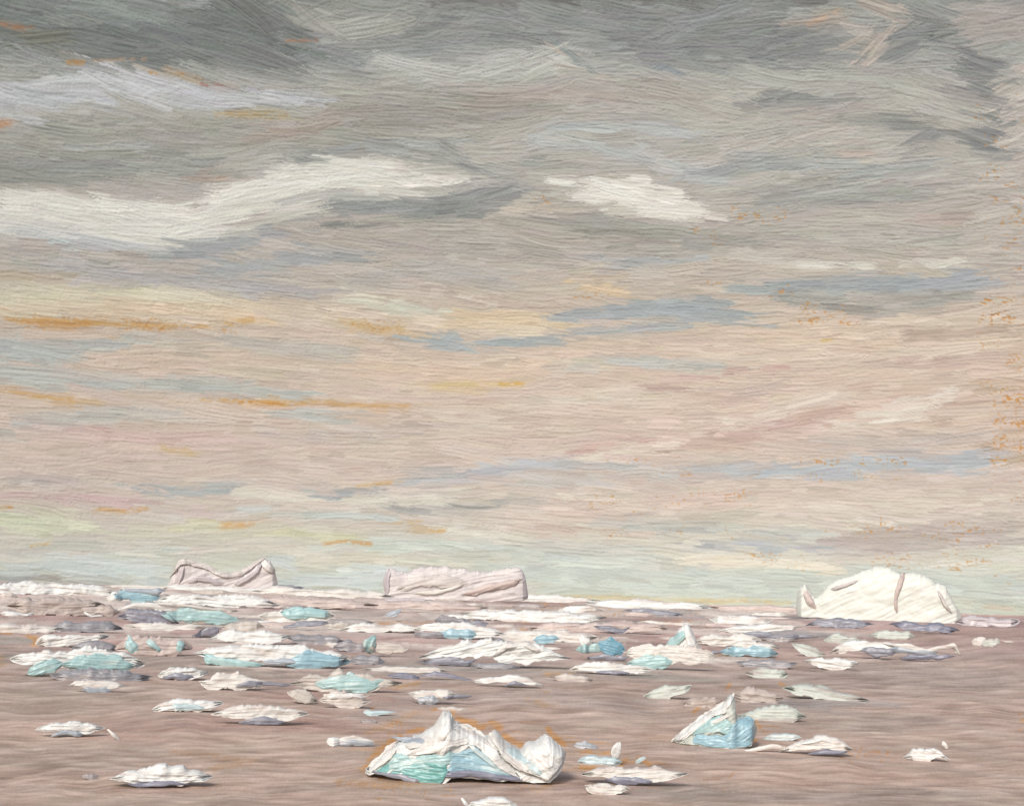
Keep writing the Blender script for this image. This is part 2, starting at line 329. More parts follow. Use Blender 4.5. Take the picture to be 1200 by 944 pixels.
 ((210,178,168),10,[(60,505,10),(180,515,10),(300,508,6)],.5), ((206,174,164),10,[(760,520,8),(900,500,12),(1080,470,10)],.5), ((222,192,164),9,[(120,362,8),(300,368,8)],.55),
 ((222,194,168),10,[(420,432,10),(560,440,12),(680,420,8)],.55), ((220,194,172),10,[(880,392,10),(1040,400,10)],.5), ((214,186,174),8,[(640,600,8),(860,585,8)],.5), ((222,206,192),3,[(700,534,4),(830,508,6),(920,484,7),(980,460,5)],.5),
 ((222,210,195),4,[(996,500,4),(1052,482,8),(1106,462,7)],.7), ((190,162,148),6,[(860,516,4),(960,482,5),(1020,460,4)],.5), ((222,211,192),3,[(790,654,6),(880,657,7),(960,664,5)],.9), ((197,207,190),6,[(620,682,8),(800,690,8),(930,694,8)],.6),
 ((156,146,140),3,[(-20,676,2.5),(60,678,3.5),(150,683,3)],.9), ((150,168,174),2,[(-10,676,1.5),(30,677,1.5)],.8),
 ((214,188,140),3,[(600,697,2),(700,700,1.6),(800,704,2.5),(880,704,3),(925,706,2)],.95), ((200,182,160),3,[(1130,708,3),(1200,712,4)],.7),
]
SKY_SPECKS = [(850,238,930,266,.8),(1140,50,1220,700,.42),(1150,430,1220,560,.9),(925,345,1015,388,.7),(1145,320,1200,380,.8),(700,530,820,560,.4),(840,525,1100,572,.62),(760,568,900,604,.5),(640,575,760,604,.45),
 (700,610,900,632,.35),(930,605,1195,640,.6),(860,640,960,672,.55),(1010,640,1180,672,.75),(620,215,680,260,.4),(790,265,850,290,.5),(800,320,850,345,.5),(890,330,930,360,.6),(0,365,300,392,.5),(400,370,500,395,.5),(660,340,740,352,.5)]

rng = np.random.default_rng(7)
AZ0 = math.radians(27); NC = int(2 * AZ0 * F)
E0, E1 = math.radians(-0.9), math.radians(29)
NR = int((E1 - E0) * F)
az_f = np.linspace(-AZ0, AZ0, NC); el_f = np.linspace(E1, E0, NR)
AZ, EL = np.meshgrid(az_f, el_f)
PX, PY = project(AZ, EL)
CF, ANG = field(PX, PY, SKY_BASE, SKY_PATCHES, 11, (5, 5, 5))
CF += (np.clip((330 - PY) / 200, 0, 1) * 9 + np.clip((500 - PX) / 500, 0, 1) * np.clip((330 - PY) / 200, 0, 1) * 4)[..., None]
upper = np.clip((300 - PY) / 250, 0, 1)
ANG = np.clip(ANG * (.55 + 1.15 * upper), -.95, .95)
C = CF.copy(); Hh = np.zeros(CF.shape[:2])
paint(C, Hh, CF, ANG, 5000, (60, 150), (8, 20), rng, .8, 5.0, .0012)
paint(C, Hh, CF, ANG, 8500, (40, 130), (6, 16), rng, 1.1, 5.5, .0016)
paint(C, Hh, CF, ANG, 4200, (18, 60), (3, 8), rng, 1.0, 5.0, .0035)
warm = lambda P: [p for p in P if p[0][0] - p[0][2] > 60]
C, _ = field(PX, PY, C, [(p[0], p[1], [(a_, b_, c_ * .8) for a_, b_, c_ in p[2]], .7) for p in warm(SKY_PATCHES)], 11)
specks(C, Hh, PX, PY, SKY_SPECKS, rng)
def bristle_sheet(PX, PY, k, seed, ln=1., fq=1.9):
    W = PY + (fbm(PX / 110, PY / 60, seed) - .5) * 60 * k + (vnoise(PX / 34, PY / 16, seed + 1) - .5) * 12 * k
    return (vnoise(PX / 22 / ln + W / 9, W / fq, seed + 2) - .5) + .6 * (vnoise(PX / 30, W / 3.4, seed + 3) - .5)
bs = bristle_sheet(PX, PY, .15 + .7 * upper, 61) * (.45 + .9 * fbm(PX / 50, PY / 18, 66))
Hh *= .55 + .9 * fbm(PX / 70, PY / 26, 67)
Hh += bs * .4 + (vnoise(PX / 1.4, PY / 1.4, 5) - .5) * .55
C += bs[..., None] * 2.5

def outer(fine, far, n):                            # widen a fine axis with coarse steps
    k = np.linspace(0, 1, n + 1)[1:] ** 1.6
    a, b = fine[0], fine[-1]
    lo = a + (far[0] - a) * k[::-1]; hi = b + (far[1] - b) * k
    return np.concatenate([lo, fine, hi])
def mirror_idx(vals, fine):
    q = (vals - fine[0]) / (fine[-1] - fine[0]) * (len(fine) - 1)
    p = 2 * (len(fine) - 1); q = np.abs(np.round(q)).astype(int) % p
    return np.where(q >= len(fine), p - q, q)
RS = 9000.0
azs = outer(az_f, (math.radians(-60), math.radians(60)), 90)
top = E1 + (math.radians(40) - E1) * np.linspace(0, 1, 50)[1:][::-1] ** 1.3
els = np.concatenate([top, el_f])
ci = mirror_idx(azs, az_f); ri = mirror_idx(els, el_f)
Cs = C[ri][:, ci]; Hs = Hh[ri][:, ci].copy()
A2, E2 = np.meshgrid(azs, els)
out = (np.abs(A2) > AZ0) | (E2 > E1)
Hs[out] *= .0
rad = RS - Hs * (RS / F) * 1.0
V = np.stack([np.sin(A2) * np.cos(E2) * rad, np.cos(A2) * np.cos(E2) * rad, CAM_H + np.sin(E2) * rad], -1).reshape(-1, 3)
me = grid_mesh('sky', V, len(els), len(azs), flip=False)
set_col(me, lin(np.clip(Cs, 0, 255)).reshape(-1, 3) * K_SKY)
me.materials.append(msky)
so = bpy.data.objects.new('sky', me); COL.objects.link(so); so['kind'] = 'structure'

# ------------------------------------------------------------------ sea
SEA_BASE = [(680, (196, 170, 166)), (740, (188, 161, 156)), (780, (176, 157, 149)), (830, (182, 161, 151)), (880, (182, 161, 150)), (944, (178, 157, 146)), (1000, (176, 155, 144))]
SO = (202, 138, 70)
SEA_PATCHES = [
 ((160,132,128),4,[(-20,716,6),(60,720,6),(150,716,6),(260,716,4)],.9), ((158,130,126),4,[(380,722,5),(480,726,7),(580,732,7),(640,734,6)]), ((156,132,130),4,[(560,711,4),(640,708,5),(700,712,4)],.95),
 ((162,134,130),4,[(690,722,6),(800,730,7),(900,738,6)],.9), ((158,132,128),5,[(690,748,7),(770,750,8)]), ((164,140,134),5,[(840,756,8),(980,748,8),(1190,742,10)],.9), ((152,132,136),4,[(930,722,6),(1050,726,6),(1180,728,6)],.8),
 ((186,172,166),4,[(0,728,4),(60,730,5)],.7), ((190,176,170),4,[(240,730,5),(330,738,5),(390,736,4)],.8), ((188,170,164),4,[(440,708,4),(560,706,4)],.8), ((190,176,168),4,[(300,748,5),(390,746,4)],.5),
 ((148,140,134),6,[(-20,756,12),(20,760,14),(45,770,8)],.95), ((150,138,130),6,[(160,772,10),(240,780,12),(330,790,6)],.9), ((152,144,139),6,[(410,776,8),(480,782,8),(620,788,6),(760,792,6)],.8),
 ((160,134,126),6,[(290,812,6),(370,812,6),(460,820,5)],.85), ((162,136,128),8,[(120,854,8),(250,846,10),(400,848,12),(440,852,6)],.9), ((170,156,145),8,[(0,820,14),(80,830,14),(180,812,10)],.8),
 ((168,152,142),10,[(0,880,14),(120,890,14),(300,900,16)],.7), ((156,138,132),8,[(500,930,8),(620,915,8),(750,925,8)],.6), ((156,146,142),7,[(420,835,8),(520,820,8),(640,812,8),(760,830,8)],.7),
 ((150,144,145),5,[(890,824,5),(960,826,6),(1040,822,5)],.8), ((158,146,140),8,[(800,800,10),(1000,790,10),(1180,800,12)],.6), ((152,138,132),8,[(1000,850,8),(1120,840,10),(1180,850,10)],.6), ((166,146,138),8,[(1160,900,10),(1190,780,12)],.6),  # the slate smear is shadow painted into the water colour
 ((150,140,134),8,[(780,930,10),(1000,935,10),(1190,930,12)],.6),
 (SO,2,[(34,745,3),(42,750,6),(40,756,4)]), (SO,1.5,[(2,741,2),(12,742,2)]), ((176,142,110),3,[(0,770,4),(4,780,4)],.7), (SO,1.5,[(225,730,2),(238,729,2)]), ((190,146,100),2,[(160,792,3),(172,796,3)],.8), ((190,150,104),2,[(285,754,2),(310,750,3)],.8),
 ((194,140,90),1.8,[(400,732,1),(470,730,1.6),(520,731,2),(540,737,1.5)],.95), ((190,140,92),1.8,[(540,706,1.5),(560,720,2),(600,714,1.5)],.8), ((190,150,110),2,[(393,768,4),(410,776,3)],.8),
 (SO,1.6,[(655,724,2.5),(690,725,2.5)]), (SO,1.6,[(700,713,1.5),(732,716,1.5)],.9), (SO,1.6,[(754,728,2),(768,729,2)]), (SO,1.6,[(630,724,1.5),(642,726,2)]), ((190,142,98),2,[(612,738,2),(626,740,2)],.9),
 (SO,1.6,[(736,764,1.8),(742,764,1.8)]), (SO,1.8,[(745,772,2.4),(760,769,2)]), (SO,1.8,[(772,771,3),(792,772,2)]), (SO,1.6,[(824,762,2),(836,764,2)]), ((190,146,100),2,[(640,790,3),(672,790,2)],.8), ((186,146,104),2,[(460,806,3),(490,800,3)],.6),
 # orange underpaint round the two blue floes
 (SO,2,[(432,890,4),(446,876,5),(466,864,4)]), (SO,2,[(478,858,3),(496,854,3)]), (SO,2,[(508,832,2),(514,830,2)]), (SO,2,[(532,836,4),(545,845,5),(560,850,3)]), (SO,2,[(562,854,4),(574,846,4),(588,852,5)]), (SO,2,[(590,862,5),(602,868,5),(612,872,4)]),
 (SO,2,[(640,852,3),(650,862,4),(662,872,4)]), (SO,2,[(424,902,4),(436,898,5)]), ((186,144,104),4,[(400,916,4),(450,920,5),(520,914,4)],.5), (SO,2,[(514,912,3),(524,910,3)],.8), (SO,2,[(644,900,4),(652,896,3)]), ((188,148,108),4,[(630,924,3),(660,915,3)],.5),
 ((184,148,116),4,[(430,858,4),(470,845,4),(500,830,2)],.6), (SO,2,[(680,898,3),(700,900,3)]), (SO,2,[(680,882,2),(690,880,2)]), (SO,2,[(726,896,4),(732,890,2)]), (SO,2,[(708,882,2),(718,882,2)]), (SO,2,[(748,888,3),(760,896,3)]), (SO,2,[(812,834,2),(820,829,2)],.9),
 (SO,2,[(852,808,2),(856,802,2)]), (SO,2,[(886,846,3),(888,852,3)]), (SO,2,[(876,870,3),(886,866,3)]), (SO,2,[(800,866,3),(812,864,4)]), ((186,146,110),3,[(840,877,3),(870,874,2)],.7), ((184,138,104),1.5,[(1020,880,2),(1028,880,3)],.8), ((170,130,100),3,[(820,914,2),(840,912,2)],.6),
 ((182,146,116),4,[(250,900,4),(300,892,4),(200,880,3)],.35), ((184,148,110),4,[(620,820,3),(640,826,3)],.6), (SO,1.5,[(914,801,2),(922,806,1.5)],.7),
 ((190,146,104),1.5,[(840,706,1.5),(925,706,1.5)],.8),
 ((150, 146, 152),2,[(829,753,2.0),(867,752,3.4),(905,755,1.7)],.8),
 ((196, 184, 178),2,[(716,719,2.2),(754,717,3.7),(793,721,1.9)],.8),
 ((188, 172, 168),2,[(721,710,1.2),(771,713,1.9),(820,713,0.8)],.8),
 ((206, 194, 188),2,[(575,715,1.4),(620,717,2.2),(666,718,1.2)],.8),
 ((212, 204, 198),2,[(787,716,2.5),(832,717,4.4),(877,719,2.2)],.8),
 ((188, 172, 168),2,[(752,710,2.4),(793,708,3.9),(834,712,1.9)],.8),
 ((206, 194, 188),2,[(342,738,2.9),(385,739,4.9),(427,740,2.4)],.8),
 ((206, 194, 188),2,[(256,716,1.5),(283,717,2.7),(309,718,1.4)],.8),
 ((200, 186, 180),2,[(233,702,1.0),(252,700,1.7),(270,703,0.8)],.8),
 ((200, 186, 180),2,[(157,697,2.0),(218,697,3.2),(278,700,1.7)],.8),
 ((212, 204, 198),2,[(692,750,1.2),(720,748,2.0),(749,751,1.0)],.8),
 ((200, 186, 180),2,[(345,715,1.4),(407,713,2.2),(468,719,1.0)],.8),
 ((196, 184, 178),2,[(127,745,1.9),(170,748,3.2),(213,747,1.5)],.8),
 ((188, 172, 168),2,[(683,728,1.9),(719,728,3.1),(755,730,1.5)],.8),
 ((206, 194, 188),2,[(873,717,1.7),(928,716,2.7),(983,720,1.4)],.8),
 ((206, 194, 188),2,[(331,720,2.4),(388,718,3.9),(446,723,1.9)],.8),
 ((188, 172, 168),2,[(-31,703,2.7),(15,702,4.6),(60,706,2.2)],.8),
 ((150, 146, 152),2,[(45,713,1.5),(89,713,2.5),(133,716,1.2)],.8),
 ((188, 172, 168),2,[(512,712,1.4),(569,711,2.2),(625,715,1.0)],.8),
 ((196, 184, 178),2,[(105,697,2.7),(165,699,4.4),(226,701,2.2)],.8),
 ((188, 172, 168),2,[(481,725,1.9),(530,726,3.1),(579,728,1.5)],.8),
 ((212, 204, 198),2,[(356,735,1.0),(376,735,1.9),(397,737,0.8)],.8),
 ((196, 184, 178),2,[(734,713,1.7),(779,716,2.7),(824,716,1.4)],.8),
 ((200, 186, 180),2,[(879,737,2.0),(900,739,3.4),(921,738,1.7)],.8),
 ((212, 204, 198),2,[(822,731,1.0),(848,731,1.7),(873,732,0.8)],.8),
 ((150, 146, 152),2,[(194,707,1.5),(211,707,2.7),(229,708,1.4)],.8),
 ((200, 186, 180),2,[(797,731,2.4),(862,732,3.9),(926,735,2.0)],.8),
 ((188, 172, 168),2,[(850,735,2.9),(895,737,4.8),(939,737,2.4)],.8),
 ((200, 186, 180),2,[(-20,708,2.0),(27,708,3.4),(74,711,1.7)],.8),
 ((212, 204, 198),2,[(53,771,1.9),(72,772,3.2),(90,772,1.7)],.8),
 ((212, 204, 198),2,[(621,749,2.9),(676,748,4.8),(731,753,2.4)],.8),
 ((206, 194, 188),2,[(405,729,2.7),(424,731,4.6),(443,730,2.4)],.8),
 ((206, 194, 188),2,[(319,737,2.2),(364,735,3.7),(408,739,1.9)],.8),
 ((212, 204, 198),2,[(69,705,1.9),(97,705,3.1),(124,707,1.5)],.8),
 ((150, 146, 152),2,[(374,698,1.2),(431,696,2.0),(488,701,1.0)],.8),
 ((200, 186, 180),2,[(525,746,1.5),(564,744,2.5),(603,748,1.2)],.8),
 ((196, 184, 178),2,[(417,705,1.7),(477,706,2.9),(537,708,1.5)],.8),
 ((200, 186, 180),2,[(150,738,2.9),(174,740,4.8),(197,739,2.4)],.8),
 ((196, 184, 178),2,[(340,719,2.4),(368,721,3.9),(396,721,1.9)],.8),
 ((196, 184, 178),2,[(321,692,1.7),(366,691,2.7),(410,695,1.4)],.8),
 ((196, 184, 178),2,[(-2,726,3.1),(16,724,5.1),(35,727,2.5)],.8),
 ((188, 172, 168),2,[(403,756,2.7),(464,757,4.6),(526,760,2.2)],.8),
 ((206, 194, 188),2,[(749,737,1.9),(813,740,3.2),(877,741,1.7)],.8),
 ((212, 204, 198),2,[(221,689,2.4),(267,690,4.1),(312,692,2.0)],.8),
 ((206, 194, 188),2,[(-22,703,1.9),(-0,705,3.2),(22,704,1.7)],.8),
 ((200, 186, 180),2,[(210,747,2.7),(264,746,4.4),(318,751,2.2)],.8),
 ((196, 184, 178),2,[(562,734,1.2),(595,733,2.0),(628,736,1.0)],.8),
 ((188, 172, 168),2,[(407,723,1.0),(431,723,1.7),(455,724,0.8)],.8),
 ((150, 146, 152),2,[(692,729,2.9),(734,730,4.9),(776,732,2.4)],.8),
 ((196, 184, 178),2,[(671,709,2.7),(706,708,4.4),(740,711,2.2)],.8),
 ((206, 194, 188),2,[(82,736,2.4),(120,736,3.9),(157,738,1.9)],.8),
 ((212, 204, 198),2,[(495,721,2.7),(554,722,4.4),(613,725,2.2)],.8),
 ((200, 186, 180),2,[(639,717,2.4),(695,715,3.9),(750,720,1.9)],.8),
 ((212, 204, 198),2,[(188,707,1.2),(222,708,2.0),(257,709,1.0)],.8),
 ((206, 194, 188),2,[(815,716,1.7),(873,715,2.9),(931,720,1.4)],.8),
 ((206, 194, 188),2,[(282,721,1.5),(318,720,2.7),(354,723,1.4)],.8),
 ((196, 184, 178),2,[(-7,706,2.4),(35,706,4.1),(76,709,2.0)],.8),
 ((200, 186, 180),2,[(900,739,2.0),(960,741,3.4),(1020,743,1.7)],.8),
 ((150, 146, 152),2,[(852,749,1.5),(872,750,2.4),(891,750,1.2)],.8),
 ((150, 146, 152),2,[(741,720,1.4),(784,722,2.2),(827,723,1.2)],.8),
 ((196, 184, 178),2,[(318,720,2.9),(376,720,4.8),(433,724,2.4)],.8),
 ((188, 172, 168),2,[(93,695,1.5),(135,694,2.5),(177,698,1.4)],.8),
 ((150, 146, 152),2,[(529,740,3.1),(545,743,4.9),(562,741,2.5)],.8),
 ((206, 194, 188),2,[(471,706,1.2),(536,708,2.0),(600,710,1.0)],.8),
 ((212, 204, 198),2,[(349,734,2.9),(412,733,4.8),(475,737,2.4)],.8),
 ((188, 172, 168),2,[(423,713,2.9),(455,714,4.8),(487,715,2.4)],.8),
 ((206, 194, 188),2,[(-12,709,2.4),(16,708,4.1),(44,711,2.0)],.8),
 ((200, 186, 180),2,[(106,708,1.5),(122,708,2.7),(137,709,1.4)],.8),
 ((212, 204, 198),2,[(647,715,2.0),(668,717,3.4),(689,716,1.7)],.8),
 ((200, 186, 180),2,[(619,713,1.0),(678,713,1.7),(737,717,0.8)],.8),
 ((150, 146, 152),2,[(152,707,2.4),(199,706,3.9),(245,710,1.9)],.8),
 ((200, 186, 180),2,[(470,701,1.4),(515,702,2.2),(559,703,1.0)],.8),
 ((196, 184, 178),2,[(527,712,1.4),(586,714,2.4),(646,715,1.2)],.8),
 ((212, 204, 198),2,[(86,702,2.5),(113,702,4.2),(140,704,2.0)],.8),
 ((200, 186, 180),2,[(329,771,1.4),(380,772,2.4),(430,774,1.2)],.8),
 ((212, 204, 198),2,[(-23,714,2.4),(2,713,4.1),(27,716,2.0)],.8),
 ((206, 194, 188),2,[(433,756,1.4),(482,756,2.4),(531,759,1.2)],.8),
 ((150, 146, 152),2,[(-17,682,2.2),(36,683,3.7),(89,685,1.9)],.8),
 ((200, 186, 180),2,[(122,691,1.5),(145,690,2.7),(168,693,1.4)],.8),
 ((206, 194, 188),2,[(18,698,2.0),(81,697,3.2),(143,702,1.7)],.8),
 ((200, 186, 180),2,[(364,735,1.0),(409,734,1.7),(454,738,0.8)],.8),
 ((212, 204, 198),2,[(148,695,1.7),(184,695,2.9),(219,697,1.5)],.8),
 ((200, 186, 180),2,[(442,703,2.9),(458,705,4.8),(473,704,2.4)],.8),
 ((196, 184, 178),2,[(814,729,2.2),(876,729,3.6),(938,732,1.9)],.8),
 ((196, 184, 178),2,[(203,752,2.5),(263,754,4.2),(324,756,2.0)],.8),
 ((200, 186, 180),2,[(341,699,2.9),(401,699,4.8),(461,703,2.4)],.8),
 ((212, 204, 198),2,[(154,707,2.7),(179,707,4.4),(203,708,2.2)],.8),
 ((150, 146, 152),2,[(-30,689,2.4),(3,687,3.9),(36,691,1.9)],.8),
 ((196, 184, 178),2,[(241,702,1.9),(267,703,3.1),(293,704,1.5)],.8),
 ((200, 186, 180),2,[(225,779,2.4),(290,778,3.9),(355,783,1.9)],.8),
 ((188, 172, 168),2,[(68,720,1.5),(88,720,2.5),(109,722,1.2)],.8),
 ((206, 194, 188),2,[(7,710,1.9),(32,709,3.1),(57,711,1.5)],.8),
 ((206, 194, 188),2,[(468,702,2.0),(504,703,3.4),(540,704,1.7)],.8),
 ((206, 194, 188),2,[(721,738,2.2),(740,738,3.7),(759,739,1.9)],.8),
 ((150, 146, 152),2,[(872,743,2.2),(930,742,3.6),(987,747,1.7)],.8),
 ((150, 146, 152),2,[(849,723,2.0),(885,722,3.6),(921,725,1.7)],.8),
 ((200, 186, 180),2,[(214,729,2.4),(275,728,3.9),(337,732,2.0)],.8),
 ((196, 184, 178),2,[(-27,688,1.2),(0,688,1.9),(28,689,0.8)],.8),
 ((200, 186, 180),2,[(256,694,2.2),(291,697,3.7),(326,696,1.9)],.8),
 ((188, 172, 168),2,[(29,693,1.9),(89,692,3.2),(150,696,1.5)],.8),
 ((196, 184, 178),2,[(53,683,2.9),(108,686,4.8),(164,686,2.4)],.8),
 ((150, 146, 152),2,[(728,716,1.2),(773,716,2.0),(818,719,1.0)],.8),
 ((196, 184, 178),2,[(295,744,1.7),(318,745,2.9),(341,745,1.5)],.8),
 ((188, 172, 168),2,[(388,742,2.2),(416,742,3.7),(444,744,1.9)],.8),
 ((188, 172, 168),2,[(89,686,1.4),(118,685,2.2),(148,688,1.0)],.8),
 ((212, 204, 198),2,[(799,774,2.2),(853,773,3.7),(908,777,1.9)],.8),
 ((196, 184, 178),2,[(617,746,1.5),(642,745,2.7),(666,748,1.4)],.8),
 ((200, 186, 180),2,[(194,724,2.9),(258,722,4.8),(322,728,2.4)],.8),
 ((150, 146, 152),2,[(360,719,1.2),(406,719,2.0),(452,722,1.0)],.8),
 ((196, 184, 178),2,[(670,714,1.4),(731,715,2.2),(792,718,1.2)],.8),
 ((206, 194, 188),2,[(158,715,2.5),(190,717,4.2),(222,717,2.0)],.8),
 ((196, 184, 178),2,[(380,723,2.7),(437,723,4.6),(493,726,2.2)],.8),
 ((150, 146, 152),2,[(102,685,2.7),(124,684,4.6),(147,686,2.2)],.8),
 ((188, 172, 168),2,[(476,733,2.9),(528,734,4.8),(580,736,2.4)],.8),
 ((150, 146, 152),2,[(265,725,1.9),(307,725,3.2),(349,727,1.5)],.8),
 ((206, 194, 188),2,[(604,721,2.5),(634,720,4.4),(664,722,2.2)],.8),
 ((212, 204, 198),2,[(613,743,2.5),(653,742,4.2),(693,745,2.2)],.8),
 ((212, 204, 198),2,[(94,710,2.5),(127,713,4.2),(160,712,2.0)],.8),
 ((212, 204, 198),2,[(519,715,2.4),(579,716,4.1),(639,719,2.0)],.8),
 ((188, 172, 168),2,[(715,740,1.7),(745,743,2.7),(775,742,1.4)],.8),
]
SEA_SPECKS = [(380,890,660,940,.45),(420,820,520,870,.4),(820,895,900,930,.4),(930,870,1080,900,.6),(540,700,860,740,.45),(880,835,930,870,.3),(600,805,660,835,.4),(1190,830,1230,860,.8),(380,790,500,850,.35)]
D1 = math.radians(11.2)
dep_f = np.linspace(0.9 / F, D1, int(D1 * F * 1.15))
AZs, DP = np.meshgrid(az_f, dep_f)
SX, SY = project(AZs, -DP)
SCF, SANG = field(SX, SY, SEA_BASE, SEA_PATCHES, 51, (12, 8, 6))
SANG *= .24
tone = (fbm(SX / 120, SY / 26, 95, 2) - .5)[..., None]; tone2 = (fbm(SX / 70, SY / 12, 98, 2) - .5)[..., None]
SCF = SCF + tone * np.array([16, 15, 13]) + tone2 * np.array([14, 2, 0])
SC_ = SCF.copy(); SH = np.zeros(SCF.shape[:2])
paint(SC_, SH, SCF, SANG, 1800, (60, 150), (6, 14), rng, .8, 4, .0006, bj=14)
paint(SC_, SH, SCF, SANG, 7000, (50, 180), (2.5, 7), rng, 1.0, 3.5, .0003, aj=.02, bj=17)
paint(SC_, SH, SCF, SANG, 1800, (14, 44), (1.6, 4), rng, .9, 5.0, .001, aj=.03, bj=18)
SC_, _ = field(SX, SY, SC_, [(p[0], p[1], [(a_, b_, c_ * .75) for a_, b_, c_ in p[2]], .75) if p[0][0] - p[0][2] > 60 else p for p in SEA_PATCHES if p[0][0] - p[0][2] > 60 or (p[1] == 2 and len(p[2]) == 3)], 51, (6, 4, 3))
specks(SC_, SH, SX, SY, SEA_SPECKS, rng)
bs = bristle_sheet(SX, SY, .26, 81, 1.3, 1.4) * (.5 + .8 * fbm(SX / 60, SY / 14, 86))
SH += bs * 1.0; SC_ += bs[..., None] * 44 + ((vnoise(SX / 1.6, SY / 1.3, 88) - .5) * 12)[..., None]
azr = outer(az_f, (-math.pi, math.pi), 120)
deps = np.concatenate([np.array([.25, .5]) / F * 1.2, dep_f, D1 + (math.radians(86) - D1) * np.linspace(0, 1, 50)[1:] ** 1.5])
ci = mirror_idx(azr, az_f); ri = mirror_idx(np.maximum(deps, dep_f[0]), dep_f)
Cs = SC_[ri][:, ci]; Hs = SH[ri][:, ci]
A2, D2 = np.meshgrid(azr, deps)
dist = CAM_H / np.tan(D2)
gain = np.clip((math.radians(60) - D2) / math.radians(40), 0, 1)
Z = (Hs - .6) * dist / F * .75 * gain * np.clip(D2 * F / 6, 0, 1)
V = np.stack([np.sin(A2) * dist, np.cos(A2) * dist, Z], -1).reshape(-1, 3)
me = grid_mesh('sea', V, len(deps), len(azr), flip=True)
set_col(me, lin(np.clip(Cs, 0, 255)).reshape(-1, 3) * K_SEA)
me.materials.append(MAT_SEA)
so = bpy.data.objects.new('sea', me); COL.objects.link(so); so['kind'] = 'structure'

# ------------------------------------------------------------------ ice
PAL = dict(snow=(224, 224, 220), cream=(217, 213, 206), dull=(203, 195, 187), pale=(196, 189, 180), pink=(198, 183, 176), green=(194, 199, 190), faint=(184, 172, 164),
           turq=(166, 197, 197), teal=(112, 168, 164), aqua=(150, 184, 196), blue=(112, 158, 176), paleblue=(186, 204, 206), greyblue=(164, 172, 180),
           slate=(137, 138, 148), violet=(130, 131, 146), grey=(146, 145, 149), greysea=(160, 154, 152), lilac=(206, 199, 198), mauve=(192, 184, 186), berg=(220, 222, 213), bergshade=(198, 190, 186))  # slate and violet are the tones of the painted shadows
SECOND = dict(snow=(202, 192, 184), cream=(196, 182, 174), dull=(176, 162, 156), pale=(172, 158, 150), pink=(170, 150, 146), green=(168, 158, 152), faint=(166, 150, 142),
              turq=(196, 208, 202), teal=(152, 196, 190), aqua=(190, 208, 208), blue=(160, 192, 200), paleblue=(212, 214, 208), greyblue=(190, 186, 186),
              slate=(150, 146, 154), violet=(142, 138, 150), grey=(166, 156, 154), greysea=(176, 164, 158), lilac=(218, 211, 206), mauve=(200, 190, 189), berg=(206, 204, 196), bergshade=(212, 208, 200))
def matof(key):
    return MAT_BLUE if key in ('turq', 'teal', 'aqua', 'blue', 'paleblue') else MAT_DARK if key in ('slate', 'violet', 'grey', 'greysea', 'greyblue', 'mauve') else MAT_SNOW
seed_n = [100]; FOLLOW = [None]

class Base:
    """where a piece of ice floats: the point on the water seen at its lowest edge, and the upright plane through it"""
    def __init__(s, px, py):
        d = ray(px, py); dep = max(-d[2], .0009)
        k = CAM_H / dep; p = d * k
        s.D = math.hypot(p[0], p[1]); s.p = np.array([p[0], p[1], 0.]); s.n = s.p / s.D; s.r = np.array([s.n[1], -s.n[0], 0])
        s.m = s.D / F                                # metres for one frame unit
        s.yaw = -math.atan2(s.n[0], s.n[1])
    def local(s, px, py, push=0.):
        d = ray(px, py); k = s.D / (d @ s.n)
        P = d * k[..., None]
        x = P @ s.r; z = P[..., 2] + CAM_H
        return x, z

